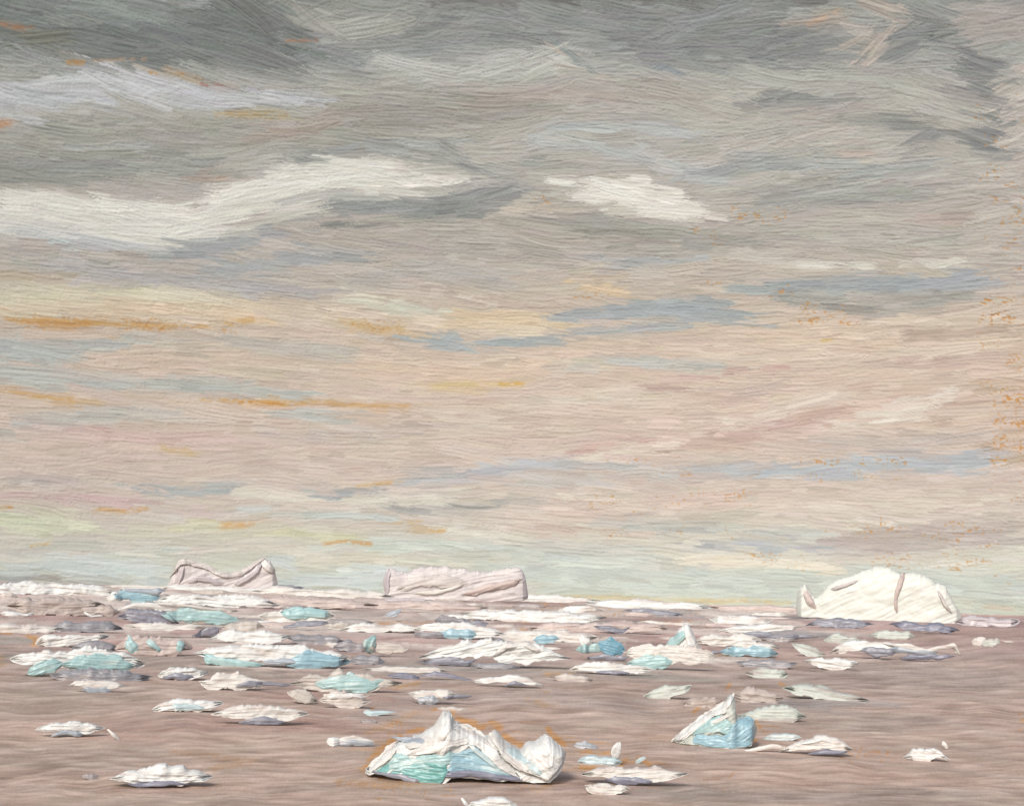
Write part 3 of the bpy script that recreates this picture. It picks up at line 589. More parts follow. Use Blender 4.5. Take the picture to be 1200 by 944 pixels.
def lump(name, key, b, cx, cy, nx, ny, rt, rb, thick, front, ang, rough=1.0, col2=.5, parent=None, matkey=None, shape_kind='stroke'):
    """closed body: spine (cx,cy), normals (nx,ny), half-widths above/below, thickness in frame units; front = shift toward the viewer"""
    seed_n[0] += 1; sd_ = seed_n[0]; thick = float(thick)
    ns = len(cx); w_ = max(float(np.max(rt + rb)), 2.0); surf = front if callable(front) else None
    nphi = int(min(130, max(24, w_ * 3.8)))
    ph = np.linspace(0, 2 * math.pi, nphi, endpoint=False)
    T = np.cos(ph)[None, :]; B = np.sin(ph)[None, :]
    R = np.where(T > 0, rt[:, None], rb[:, None] * 1.15)
    kk = max(2, min(9, ns // 8)); ke = np.hanning(2 * kk + 1); ke /= ke.sum()
    Rs = np.where(T > 0, np.convolve(np.pad(rt, kk, mode='edge'), ke, 'valid')[:, None], np.convolve(np.pad(rb, kk, mode='edge'), ke, 'valid')[:, None] * 1.15)
    Rs = np.minimum(Rs, R * 1.6); R = Rs + (R - Rs) * np.abs(T) ** 3
    X = cx[:, None] + nx[:, None] * T * R; Y = cy[:, None] + ny[:, None] * T * R
    c, s = math.cos(ang), math.sin(ang)
    u_ = np.linspace(-1, 1, ns)[:, None]; Ls = math.hypot(cx[-1] - cx[0], cy[-1] - cy[0])
    tail = (hash2(np.round((T + 1) * max(2, w_ * .45)), np.zeros_like(T), sd_ + 40) - .35) * min(15, Ls * .14) * np.sign(u_) * np.abs(u_) ** 5
    if shape_kind == 'stroke': X = X - ny[:, None] * tail; Y = Y + nx[:, None] * tail
    U = X * c + Y * s; W = -X * s + Y * c + np.sin(U / 17 + sd_) * 1.2
    br = vnoise(U / 26, W / 2.1, sd_) * .5 + vnoise(U / 16, W / 1.15, sd_ + 3) * .5
    lumps = fbm(X / 16, Y / 9, sd_ + 9)
    env = np.clip(np.abs(B) * 1.5, 0, 1)
    rel = (rt + rb)[:, None] / w_
    PR = np.where(T > 0, np.abs(B) ** .7, 1 + .12 * -T) * np.clip(np.abs(B) * 6, 0, 1) if surf is None else np.abs(B) ** .6
    kk = max(2, ns // 14); ke = np.hanning(2 * kk + 1); ke /= ke.sum()
    rel = np.convolve(np.pad(rel[:, 0], kk, mode='edge'), ke, 'valid')[:, None]; tap = np.clip(np.minimum(np.arange(ns), ns - 1 - np.arange(ns)) / 9, 0, 1)[:, None] ** .7
    Dp = thick * (.35 + .65 * rel ** .6) * (.04 + .96 * tap)
    edge = np.exp(-((np.abs(B) - .45) / .18) ** 2) * .9
    off = np.sign(B) * (Dp * PR + env * (rough * (br - .5) * 2.0 + rough * (lumps - .5) * min(4, w_ * .25) + edge * .35 * rough) * np.minimum(1, Dp / 4))
    lx, lz = b.local(X, Y)
    base_front = surf(X, Y) if surf is not None else 0.0
    ly = (-base_front - off * 1.0) * b.m
    hx_, hm_, hh_, hd_ = cx.copy(), cy.copy(), ((rt + rb) / 2).copy(), Dp[:, 0].copy(); order = np.argsort(hx_)
    hx_, hm_, hh_, hd_ = hx_[order], hm_[order], hh_[order], hd_[order]
    def follow(x, y):
        tt = np.clip((np.interp(x, hx_, hm_) - y) / np.maximum(np.interp(x, hx_, hh_), .5), -1.3, .98)
        return np.interp(x, hx_, hd_) * np.where(tt > 0, np.clip(1 - tt * tt, 0, 1) ** .35, 1 + .12 * -tt)
    FOLLOW[0] = follow
    # sign: front half (B>0) comes toward the viewer
    Vv = np.stack([lx, ly, lz], -1).reshape(-1, 3)
    me = grid_mesh(name, Vv, ns, nphi, wrap=True)
    c1 = np.array(PAL[key], float); c2 = np.array(SECOND[key], float)
    st = np.clip((vnoise(U / 30, W / 2.4, sd_ + 21) * .6 + fbm(X / 24, Y / 7, sd_ + 22) * .5 - .60) * 4.0 + (col2 - .5), 0, 1)
    fine = (br - .5) * 24 + (vnoise(U / 2.2, W / .9, sd_ + 31) - .5) * 7
    cc = c1 + (c2 - c1) * st[..., None] * .85 + fine[..., None]
    set_col(me, lin(np.clip(cc, 0, 255)).reshape(-1, 3) * K_ICE)
    me.materials.append(matof(matkey or key))
    o = bpy.data.objects.new(name, me); COL.objects.link(o)
    if parent is not None: o.parent = parent
    return o

def path_arrays(pts, rag=1.0):
    """pts (x, y, r) -> fine spine with ragged half-widths"""
    seed_n[0] += 1; sd_ = seed_n[0]
    P = np.array(pts, float); seg = np.hypot(np.diff(P[:, 0]), np.diff(P[:, 1])); S = np.concatenate([[0], np.cumsum(seg)]); L = S[-1]
    n = int(max(16, L * 1.4)); s = np.linspace(0, L, n)
    # smooth the polyline
    x = np.interp(s, S, P[:, 0]); y = np.interp(s, S, P[:, 1]); r = np.interp(s, S, P[:, 2])
    k = max(1, int(n * .06)); ker = np.hanning(2 * k + 1); ker /= ker.sum()
    def sm(v): return np.convolve(np.pad(v, k, mode='reflect', reflect_type='odd'), ker, 'valid')
    x, y = sm(x), sm(y)
    tx, ty = np.gradient(x), np.gradient(y); l = np.hypot(tx, ty) + 1e-9; tx, ty = tx / l, ty / l
    nx, ny = ty, -tx                                  # upward normal in the frame (y is down)
    u = s / L
    endm = 1 - np.abs(2 * u - 1) ** 9
    endm = np.sqrt(np.clip(endm, 0, 1))
    z = np.zeros_like(s)
    nt_ = (vnoise(s / 12, z, sd_) - .5) * .5 + (vnoise(s / 3.0, z, sd_ + 1) - .5) * .30 + (fbm(s / 26, z + 7, sd_ + 2) - .5) * .9
    nb_ = (vnoise(s / 11, z, sd_ + 3) - .5) * .45 + (vnoise(s / 3.2, z, sd_ + 4) - .5) * .26 + (fbm(s / 24, z + 9, sd_ + 5) - .5) * .8
    rt = r * endm * np.clip(1 + nt_ * rag, .25, 2); rb = r * endm * np.clip(1 + nb_ * rag, .25, 2)
    rt[0] = rt[-1] = rb[0] = rb[-1] = .02
    return x, y, nx, ny, rt, rb, L

def prof_arrays(top, bot, rag=1.0):
    """top and bottom outlines, both running left to right"""
    seed_n[0] += 1; sd_ = seed_n[0]
    T = np.array(top, float); Bm = np.array(bot, float)
    x0 = max(T[0, 0], Bm[0, 0]); x1 = min(T[-1, 0], Bm[-1, 0]); n = int((x1 - x0) * 1.3) + 4
    x = np.linspace(x0, x1, n); z = np.zeros_like(x)
    yt = np.interp(x, T[:, 0], T[:, 1]) + (vnoise(x / 5, z, sd_) - .5) * 2.6 * rag + (vnoise(x / 2, z, sd_ + 1) - .5) * 1.6 * rag
    yb = np.interp(x, Bm[:, 0], Bm[:, 1]) + (vnoise(x / 7, z, sd_ + 2) - .5) * 1.6 * rag
    yb = np.maximum(yb, yt + .3)
    h = (yb - yt) / 2; h[0] = h[-1] = .05
    return x, (yt + yb) / 2, z, z - 1, h, h, x1 - x0

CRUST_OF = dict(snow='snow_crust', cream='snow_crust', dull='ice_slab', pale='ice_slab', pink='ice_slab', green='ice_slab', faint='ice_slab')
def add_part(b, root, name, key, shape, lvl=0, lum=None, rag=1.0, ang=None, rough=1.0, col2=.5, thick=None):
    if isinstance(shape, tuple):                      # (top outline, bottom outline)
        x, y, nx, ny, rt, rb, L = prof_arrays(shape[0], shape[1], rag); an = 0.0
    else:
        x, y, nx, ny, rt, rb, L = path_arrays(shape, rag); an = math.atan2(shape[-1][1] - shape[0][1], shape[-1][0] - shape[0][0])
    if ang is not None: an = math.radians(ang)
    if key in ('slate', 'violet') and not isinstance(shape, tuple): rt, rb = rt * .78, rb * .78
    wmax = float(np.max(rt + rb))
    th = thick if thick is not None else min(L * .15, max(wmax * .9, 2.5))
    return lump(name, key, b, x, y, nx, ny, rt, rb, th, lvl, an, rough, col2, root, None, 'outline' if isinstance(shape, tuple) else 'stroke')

def ice(name, label, cat, parts, group='ice floes drifting on the water', base=None):
    """one floating piece: parts are (name, colour, shape, level, {options}); a single part becomes the thing itself"""
    ys = []
    for p in parts:
        sh = p[2]
        if isinstance(sh, tuple): q = max(sh[1], key=lambda v: v[1]); ys.append((q[1], q[0]))
        else:
            q = max(sh, key=lambda v: v[1] + v[2] * .9); ys.append((q[1] + q[2] * .9, q[0]))
    yl, xl = max(ys)
    xs = [v[0] for p in parts for v in (p[2][0] if isinstance(p[2], tuple) else p[2])]
    xm = (min(xs) + max(xs)) / 2
    yl = yl + .034 * (xm - xl) if base is None else base
    b = Base(xm, yl)
    if len(parts) == 1:
        p = parts[0]; o = add_part(b, None, name, p[1], p[2], 0, **(p[4] if len(p) > 4 else {}))
        root = o
    else:
        root = bpy.data.objects.new(name, None); COL.objects.link(root); root.empty_display_size = .5
        body = None
        for k, p in enumerate(parts):
            kw = dict(p[4]) if len(p) > 4 else {}
            if body is None: lv = 0
            else:
                kw['thick'] = min(kw.get('thick', 4), 3.2); lv = (lambda f, e: (lambda x, y: f(x, y) + e))(body, .25 * k - .5)
            add_part(b, root, p[0], p[1], p[2], lv, **kw)
            if body is None: body = FOLLOW[0]
    root.location = b.p; root.rotation_euler = (0, 0, b.yaw)
    root['label'] = label; root['category'] = cat
    if group: root['group'] = group
    return root

bar_rng = np.random.default_rng(3)
def bar(x0, x1, yt, yb, sl=0., arc=0.):
    """a lens from x0 to x1 between yt and yb; sl = drop to the right, arc = rise of the middle"""
    c = (yt + yb) / 2; r = (yb - yt) / 2 * 1.06; n = 8; out = []
    pk = bar_rng.uniform(.25, .7); jit = bar_rng.normal(0, .12, (2, n)); x0 -= 2; x1 += 3
    for i in range(n):
        u = i / (n - 1); v = .5 * u / pk if u < pk else .5 + .5 * (u - pk) / (1 - pk); q = 1 - abs(2 * v - 1) ** 2.4
        out.append((x0 + (x1 - x0) * u, c + sl * (u - .5) + arc * (.5 - q) + jit[0, i] * r * 1.2, r * (.46 + .54 * q ** .8) * (1 + jit[1, i])))
    return out

FL = lambda label, key, sh, **k: ice('ice_floe', label, 'ice floe', [('ice_slab', key, sh, 0, k)])  # also builds the painted shadow strokes, under the same floe and slab names
def F2(label, *parts): return ice('ice_floe', label, 'ice floe', list(parts))

# ------------------------------------------------------------------ icebergs on the horizon
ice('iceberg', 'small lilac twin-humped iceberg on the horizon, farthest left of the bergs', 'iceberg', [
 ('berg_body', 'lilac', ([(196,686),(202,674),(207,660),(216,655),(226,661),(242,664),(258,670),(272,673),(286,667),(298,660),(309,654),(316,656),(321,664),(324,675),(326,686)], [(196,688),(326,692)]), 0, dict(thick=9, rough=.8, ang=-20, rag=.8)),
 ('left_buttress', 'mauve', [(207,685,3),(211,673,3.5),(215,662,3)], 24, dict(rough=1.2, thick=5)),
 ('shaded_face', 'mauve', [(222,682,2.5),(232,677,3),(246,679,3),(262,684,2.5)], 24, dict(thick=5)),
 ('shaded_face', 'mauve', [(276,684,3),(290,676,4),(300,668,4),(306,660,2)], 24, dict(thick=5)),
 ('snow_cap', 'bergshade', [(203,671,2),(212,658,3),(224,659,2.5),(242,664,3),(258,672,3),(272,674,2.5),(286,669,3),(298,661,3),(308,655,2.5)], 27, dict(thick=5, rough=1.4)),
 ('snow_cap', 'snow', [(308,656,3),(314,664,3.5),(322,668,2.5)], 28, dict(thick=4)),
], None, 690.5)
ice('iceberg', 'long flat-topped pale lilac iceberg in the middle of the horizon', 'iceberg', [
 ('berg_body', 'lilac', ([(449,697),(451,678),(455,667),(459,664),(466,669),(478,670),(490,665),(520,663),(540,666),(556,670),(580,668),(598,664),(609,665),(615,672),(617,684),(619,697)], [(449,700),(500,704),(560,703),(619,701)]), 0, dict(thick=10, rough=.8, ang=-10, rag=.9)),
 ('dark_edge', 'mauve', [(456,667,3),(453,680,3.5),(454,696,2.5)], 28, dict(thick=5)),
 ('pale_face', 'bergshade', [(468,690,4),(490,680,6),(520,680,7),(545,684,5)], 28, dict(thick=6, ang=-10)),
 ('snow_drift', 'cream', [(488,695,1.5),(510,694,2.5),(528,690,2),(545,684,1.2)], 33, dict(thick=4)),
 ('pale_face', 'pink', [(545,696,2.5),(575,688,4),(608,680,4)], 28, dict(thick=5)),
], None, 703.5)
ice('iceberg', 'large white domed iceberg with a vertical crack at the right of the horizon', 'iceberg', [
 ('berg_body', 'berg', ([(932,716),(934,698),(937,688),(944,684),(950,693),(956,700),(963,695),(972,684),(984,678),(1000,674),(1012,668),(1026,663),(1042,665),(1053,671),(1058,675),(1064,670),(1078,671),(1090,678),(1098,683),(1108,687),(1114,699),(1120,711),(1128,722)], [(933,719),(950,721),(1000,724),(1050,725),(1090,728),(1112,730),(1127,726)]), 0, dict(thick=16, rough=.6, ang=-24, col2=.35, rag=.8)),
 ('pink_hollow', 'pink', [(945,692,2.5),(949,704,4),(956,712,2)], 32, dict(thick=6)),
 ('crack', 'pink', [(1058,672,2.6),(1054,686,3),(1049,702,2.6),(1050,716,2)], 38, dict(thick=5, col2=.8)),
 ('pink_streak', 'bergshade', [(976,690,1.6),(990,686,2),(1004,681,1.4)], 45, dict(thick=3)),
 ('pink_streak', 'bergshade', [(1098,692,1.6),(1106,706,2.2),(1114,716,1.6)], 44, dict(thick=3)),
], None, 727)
# ------------------------------------------------------------------ low pack ice along the horizon
FL('long white band of pack ice running off the left edge at the horizon', 'snow', bar(-40,132,684,700,4,2), thick=12, rough=1.6)
FL('thin white tongue of ice between the left pack band and the lilac twin-humped berg', 'cream', bar(126,196,685,690,2,0))
FL('thin white ice line lying directly in front of the lilac twin-humped berg', 'snow', bar(186,330,687.5,693,5,0), rough=1.3)
FL('slate blue strip of painted shadow at the right foot of the lilac twin-humped berg', 'slate', bar(312,350,684,690,2,0))  # shadow stroke beside the berg, painted as a strip of its own
FL('long pale band of ice on the horizon between the two lilac bergs', 'cream', bar(300,452,690,699,5,1), rough=1.4)
FL('broad white floe below the lilac twin-humped berg', 'snow', bar(190,318,697,711,5,2), rough=1.6)
FL('pale pink floe band under the gap between the two lilac bergs', 'pink', bar(290,432,701,712,3,0), rough=1.2)
FL('pinkish white floe just under the flat-topped lilac berg', 'pink', bar(424,562,705,715,3,1), rough=1.2)
FL('mauve ice strip along the foot of the flat-topped lilac berg', 'mauve', bar(446,500,700.5,705.5,-2,0))
FL('white ice sheet trailing right from the foot of the flat-topped lilac berg', 'snow', bar(560,692,697,705,4,0), rough=1.3)
FL('clean white horizon floe midway between the flat-topped berg and the domed berg', 'snow', bar(696,822,703,713,5,1), rough=1.3)
FL('pale ice streak on the horizon left of the domed white berg', 'pink', bar(838,936,709,716,2,0))
FL('slate violet painted shadow under the left half of the domed white berg', 'slate', bar(950,1016,724,737,-1,2), rough=1.2)  # painted shadow under the berg, built as a slate slab
FL('slate violet painted shadow under the right half of the domed white berg', 'violet', bar(1050,1116,728,742,4,2), rough=1.2)  # violet slab paints in the shadow under the berg
FL('grey mauve strip of painted shadow on the horizon right of the domed berg', 'mauve', bar(1124,1188,722,733,1,0))  # mauve slab stands for a painted shadow on the water
# ------------------------------------------------------------------ upper left
FL('faded pinkish floe under the long white band at the left edge', 'faint', bar(18,112,701,718,2,0), rough=.9)
F2('small mauve floe with a white rim below the far left pack ice', ('ice_slab','faint',bar(97,136,710,720,2,2),0), ('snow_rim','snow',[(97,716,1.2),(108,722,1.8),(120,721,1.2)],8))
F2('white and grey-blue floe right of the far left pack ice', ('snow_crust','snow',[(125,702,2.5),(134,697,4),(143,702,3)],0,dict(thick=8)), ('blue_ice','aqua',bar(138,182,691,705,2,0),4), ('grey_top','greyblue',bar(142,190,689,695,1,0),7))
F2('arched white floe with painted slate shadow at left and turquoise right end, upper left', ('painted_shadow_dab','slate',bar(144,204,715,731,2,3),0,dict(thick=8)), ('blue_ice','turq',bar(194,271,715,729,5,0),0,dict(thick=8)), ('snow_crest','snow',[(142,713,1.6),(160,709,2.5),(178,709,3.5),(192,714,2.5),(206,716,1.2)],8), ('snow_crest','cream',[(178,707,1.2),(215,709,2),(262,715,1.4)],7))  # slate oval paints the shadow under the white arch
FL('slate oval of painted shadow alone left of the arched white floe', 'grey', bar(64,136,728,741,-1,3), col2=.35)  # shadow oval painted as a separate grey body
FL('pale floe touching the left edge above the orange water patch', 'cream', bar(-30,66,731,740,2,0))
FL('white floe with a crusty left end beside the orange water patch', 'snow', [(47,752,5),(52,749,6.5),(75,749,6),(100,747,4.5),(122,745,3)], rough=1.7, thick=8)
FL('grey slate painted shadow right of the orange patch with the white crusty floe', 'grey', [(86,758,2.5),(105,754,5),(122,755,4),(137,760,3)], col2=.6)  # slate-grey shadow stroke given a body of its own
F2('white floe with two turquoise ends at the left of the water', ('snow_crust','snow',bar(21,160,761,781,3,3),0,dict(thick=10,rough=1.5)), ('blue_ice','turq',[(35,787,4),(48,781,7),(62,778,7),(70,776,4)],8,dict(thick=7)), ('blue_ice','turq',bar(80,152,767,784,3,2),9,dict(thick=7)))
FL('long grey painted shadow below the two turquoise ends at the left', 'grey', bar(68,166,784,798,3,3), col2=.7)  # grey slab paints the shadow below the floe above it
F2('pale floe carrying three small upright turquoise blocks', ('ice_slab','pink',bar(143,216,748,768,0,0),0,dict(thick=8)), ('blue_block','turq',[(150,744,2.5),(153,755,5),(161,764,4)],8,dict(thick=5)), ('blue_block','turq',[(171,749,4),(180,755,5),(188,762,3)],8,dict(thick=5)), ('blue_block','turq',[(211,748,3.5),(212,756,5.5),(209,763,3)],8,dict(thick=5)))
F2('thin white streak with a slate oval of painted shadow hanging from its right end', ('snow_crust','cream',bar(154,232,730,737,2,0),0), ('painted_shadow_dab','slate',[(227,745,3),(242,740,5),(258,737,4)],3))  # slate oval is a painted shadow shaped as ice
FL('square-ended white floe right of the small turquoise blocks', 'snow', bar(252,332,740,754,0,0), rough=1.4)
FL('pale dappled floe right of the arched white floe', 'pale', bar(264,304,727,739,0,0))
F2('long white floe with turquoise at both ends, left of centre', ('snow_crust','snow',bar(236,400,756,774,4,3),0,dict(thick=12,rough=1.5)), ('blue_ice','turq',[(240,768,3),(246,771,5),(262,773,4.5),(282,776,3.5),(306,778,2)],10,dict(thick=7)), ('blue_ice','aqua',bar(340,402,765,781,1,0),10,dict(thick=7)), ('grey_ice','greyblue',bar(312,348,771,777,1,0),11))
F2('low white rock of ice with a painted slate shadow below, left', ('snow_crust','snow',[(188,790,3),(202,786,7),(216,787,8),(230,788,6),(240,787,2.5)],0,dict(thick=10,rough=1.8)), ('painted_shadow_foot','slate',bar(193,222,789,796,0,0),10))  # slate strip paints the shade under the rock of ice
F2('white floe with a dark slate painted shadow pointing right at left centre', ('snow_crust','cream',bar(240,304,790,806,0,0),0,dict(thick=7)), ('painted_shadow_dab','slate',[(279,803,1.5),(292,799,4.5),(310,800,3),(337,802,1.8)],5))  # slate part is painted shadow trailing right
F2('small white floe with painted grey shadow, below the long grey shadow at left', ('snow_crust','cream',bar(84,142,797,806,2,2),0,dict(thick=6)), ('painted_shadow_foot','greyblue',bar(99,128,804,811,0,2),6))  # grey-blue strip paints the shadow at the waterline
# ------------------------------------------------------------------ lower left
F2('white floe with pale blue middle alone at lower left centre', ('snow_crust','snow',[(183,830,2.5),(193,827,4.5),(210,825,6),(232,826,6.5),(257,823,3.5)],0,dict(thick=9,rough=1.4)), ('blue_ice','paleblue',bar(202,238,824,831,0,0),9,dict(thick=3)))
F2('wide white floe with a painted slate shadow right of the blue-hearted floe', ('snow_crust','cream',[(254,836,2),(275,834,6),(300,835,8),(330,836,7),(356,836,3)],0,dict(thick=9,rough=1.4)), ('painted_shadow_foot','slate',bar(283,330,840,849,0,1),9))  # slate strip is the floe's painted shadow
F2('arched white floe over a painted grey shadow near the lower left edge', ('snow_crust','snow',[(46,853,2),(62,850,5.5),(85,850,6.5),(104,852,5),(118,852,2)],0,dict(thick=8,rough=1.5)), ('painted_grey_shadow','greyblue',[(60,861,1.5),(78,856,3),(97,859,2.5)],9,dict(thick=4)))  # grey-blue lump paints the shade under the arch
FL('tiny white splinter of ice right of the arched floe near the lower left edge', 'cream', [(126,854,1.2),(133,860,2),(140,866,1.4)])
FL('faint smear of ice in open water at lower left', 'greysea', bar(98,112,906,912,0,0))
F2('thick white floe with a painted violet shadow near the bottom left', ('snow_crust','snow',[(137,911,2.5),(155,908,6.5),(185,907,8.5),(215,908,8.5),(241,909,3)],0,dict(thick=12,rough=1.8)), ('painted_shadow_foot','violet',bar(157,214,913,920,-1,0),11))  # violet strip paints the shadow under the floe
F2('white-headed floe with a fading tail left of the big turquoise floe', ('snow_head','snow',[(383,868,3),(390,868,5.5),(398,867,3.5)],0,dict(thick=6)), ('snow_tail','snow',[(394,867,3),(415,864,3),(438,868,1.6)],1,dict(thick=5)), ('painted_shadow_foot','greyblue',bar(396,434,867,874,-1,2),2))  # grey-blue strip under the tail is painted shadow
FL('white fleck with a blue-grey tail above the white-headed floe', 'paleblue', [(428,834,3),(437,835,3.2),(450,834,1.8),(462,834,1)])
FL('faint blue wisp of ice just under the white fleck left of centre', 'greysea', bar(424,440,843,847,0,0))
# ------------------------------------------------------------------ upper middle
F2('white floe with a turquoise right half under the pale horizon band', ('snow_crust','cream',bar(310,384,714,729,-1,0),0,dict(thick=8)), ('blue_ice','turq',bar(334,384,713,725,1,0),6,dict(thick=5)))
FL('dark slate dart of painted shadow pointing left, upper middle', 'slate', [(332,735,1.8),(350,731,4),(368,730,4),(384,729,2)])  # painted shadow stroke modelled as a slate slab
FL('small greyish white floe right of the dark slate dart', 'pale', bar(385,410,729,738,2,0))
FL('grey slate painted shadow sloping right below the dark slate dart', 'grey', [(336,746,2),(360,749,6),(390,750,6),(402,751,3)], col2=.8)  # grey slab paints a shadow stroke on the water
FL('round grey slate painted shadow touching the small turquoise upright block', 'grey', [(392,758,3),(410,757,7),(430,759,4)], col2=.5)  # second grey shadow stroke, painted as a solid body
FL('neat white floe under the thin orange line left of centre', 'snow', bar(405,488,731,741,0,2), rough=1.3)
FL('small blue-grey dash under the flat-topped lilac berg', 'greyblue', [(452,721,1.5),(461,719,4),(470,714,2)])
F2('small upright turquoise block with a pale tail, left of centre', ('blue_block','turq',[(440,745,3.5),(434,755,6.5),(434,765,4.5)],0,dict(thick=7)), ('ice_slab','dull',bar(438,476,753,765,2,0),-2,dict(thick=5)))
FL('blue-grey dash of painted shadow between two orange flecks right of the neat white floe', 'grey', bar(514,546,722,731,1,0), col2=.3)  # short shadow stroke painted as a grey slab
FL('smaller blue-grey dash of painted shadow at the right of the orange flecks', 'slate', bar(546,568,726,735,1,0), col2=.6)  # its smaller neighbour, shadow painted in slate
F2('white floe with a blue heart and grey left end, centre', ('snow_crust','snow',[(488,737,3),(505,734,4),(530,735,6),(560,739,7),(586,742,3)],0,dict(thick=9,rough=1.4)), ('blue_ice','aqua',bar(519,553,736,748,1,0),8,dict(thick=4)), ('grey_ice','grey',bar(488,520,740,747,0,0),7,dict(thick=3)))
F2('large swept white floe over a painted slate shadow, centre', ('snow_crust','snow',[(498,768,3),(515,763,7),(540,759,10),(575,760,11),(610,762,11),(645,768,6),(662,770,2)],0,dict(thick=14,rough=1.7,ang=-10)), ('painted_shadow_foot','slate',bar(497,552,770,780,-1,0),12,dict(thick=5)), ('snow_drift','cream',[(578,768,2),(592,756,4),(612,752,4),(636,762,3)],13,dict(thick=4)))  # slate strip paints the shadow under the swept snow
FL('pale band of ice stretching behind the large swept white floe', 'cream', bar(566,690,739,751,4,0), rough=1.3)
FL('small slate dab of painted shadow on the pale band above the large swept floe', 'slate', [(577,751,2.5),(585,751,4.5),(592,754,2.5)])  # slate dab paints a spot of shadow
FL('light blue chip on the pale band above the large swept floe', 'aqua', bar(628,652,745,753,0,0))
FL('grey ice sliver under the small turquoise upright block', 'grey', bar(414,446,769,778,1,2), col2=.8)
FL('dark violet dash of painted shadow in the row below the large swept white floe, left one', 'violet', [(456,791,2),(470,791,4),(490,794,2)])  # left shadow dash, painted as a violet slab
FL('dark violet dash of painted shadow in the row below the large swept white floe, right one', 'violet', [(494,791,1.8),(510,789,3),(530,792,2.5),(552,796,1.3)])  # right shadow dash, painted as a violet slab
FL('thin white floe above the pair of dark violet dashes', 'cream', bar(430,520,781,787,2,0))
F2('turquoise floe between white tips below left of centre', ('snow_crust','pale',bar(350,460,790,808,2,0),0,dict(thick=8)), ('blue_ice','turq',bar(377,442,792,809,1,0),7,dict(thick=7)))
FL('plain short pale floe just left of the short floe with a white top edge', 'pale', [(338,810,3),(348,813,7),(360,818,7),(370,821,3)])
F2('short pale floe with a white top edge, below the white-tipped turquoise floe', ('ice_slab','dull',bar(380,428,813,828,0,0),0,dict(thick=7)), ('snow_crust','snow',bar(384,426,811.5,817,0,0),6,dict(thick=3)))
F2('small blue and white floe above the big turquoise floe', ('snow_crust','cream',bar(484,528,808,817,0,0),0), ('blue_ice','greyblue',bar(492,510,814,824,1,0),1), ('painted_shadow_tail','slate',bar(522,548,813.5,818,0,0),2))  # the slate tail is painted shadow
FL('thin white streak of ice just above the peak of the big turquoise floe', 'dull', bar(516,544,828,832,1,0))
# ------------------------------------------------------------------ upper right of centre
FL('white crumbly floe beside the orange fleck under the horizon, right of centre', 'snow', [(656,717,3.5),(670,713,4.5),(690,712,4),(704,715,2)], rough=1.7)
FL('white floe band left of the crumbly white floe with the orange fleck', 'snow', bar(548,700,716,728,4,0), rough=1.4)
FL('pale pink wide floe above the turquoise and blue pair of boulders', 'pink', bar(626,776,727,741,1,2), rough=1.2)
FL('slate dab of painted shadow lying on the pale pink wide floe right of centre', 'slate', [(698,734,2),(712,736,4.5),(728,740,2.5),(736,736,1.5)])  # shadow stroke painted as a slate body
FL('slate mauve strip of painted shadow under the clean white horizon floe', 'slate', [(735,715,2),(755,714,3.5),(780,718,3.5),(796,720,2)], col2=.7)  # slate strip paints the shadow under the horizon floe
F2('turquoise and blue pair of boulders with a white tip and painted slate shadow', ('snow_tip','snow',[(680,743,3),(685,752,7),(690,760,5)],-2,dict(thick=8)), ('blue_ice','turq',[(676,760,3),(688,758,6.5),(704,761,4)],3,dict(thick=8)), ('blue_ice','blue',[(702,755,4),(714,757,8.5),(730,761,5)],3,dict(thick=9)), ('painted_shadow_foot','slate',bar(692,732,765,774,-1,0),7,dict(thick=5)))  # slate strip paints the shadow under the boulders
F2('triangular white floe with a turquoise face, right of centre', ('snow_crust','snow',([(774,763),(782,754),(792,742),(800,731),(806,730),(813,742),(818,752),(822,762)],[(774,765),(800,765),(822,764)]),0,dict(thick=14,rough=1.8,ang=-50)), ('blue_ice','turq',[(779,760,2.5),(789,752,5),(800,742,4.5),(804,738,2)],13,dict(thick=5)), ('snow_ridge','snow',[(803,732,3),(808,742,4),(810,754,4),(814,762,2)],13,dict(thick=5)), ('painted_shadow_foot','slate',bar(790,842,760,769,-2,0),14,dict(thick=4)))  # slate strip at the base is the triangle's painted shadow
FL('white floe behind the right flank of the triangular floe', 'cream', bar(818,884,742,757,2,0), rough=1.3)
F2('turquoise floe with white shoulders under the triangular floe', ('snow_crust','cream',bar(736,834,757,774,3,0),-3,dict(thick=6,rough=1.4)), ('blue_ice','turq',bar(740,783,768,783,1,0),5,dict(thick=6)))
F2('white floe with a dark violet painted shadow, below the blue pair of boulders', ('snow_crust','snow',[(672,784,3),(690,780,5),(720,782,5),(760,784,3)],0,dict(thick=7)), ('painted_shadow_foot','violet',bar(700,736,785,790,1,0),7))  # violet strip paints the shadow below the snow
F2('white floe with a painted slate shadow, just right of the dark violet dashes', ('snow_crust','snow',[(560,797,3),(580,796,3.5),(600,794,4),(616,797,3.5),(632,801,2)],0,dict(thick=7)), ('painted_shadow_foot','slate',[(592,803,2),(603,799,3),(616,802,2)],6))  # slate stroke below the snow is painted shadow
FL('pale floe between the slate-shadowed floe and the violet-shadowed floe', 'dull', [(648,793,2.5),(665,794,5),(692,796,3)])
FL('grey ice line under the large swept white floe', 'grey', bar(556,604,777,783,1,0), col2=.7)
FL('pale green-white floe alone above the gap between the two blue heroes of ice', 'green', [(757,815,3),(770,812,6),(790,808,7),(808,804,4)], rough=1.2)
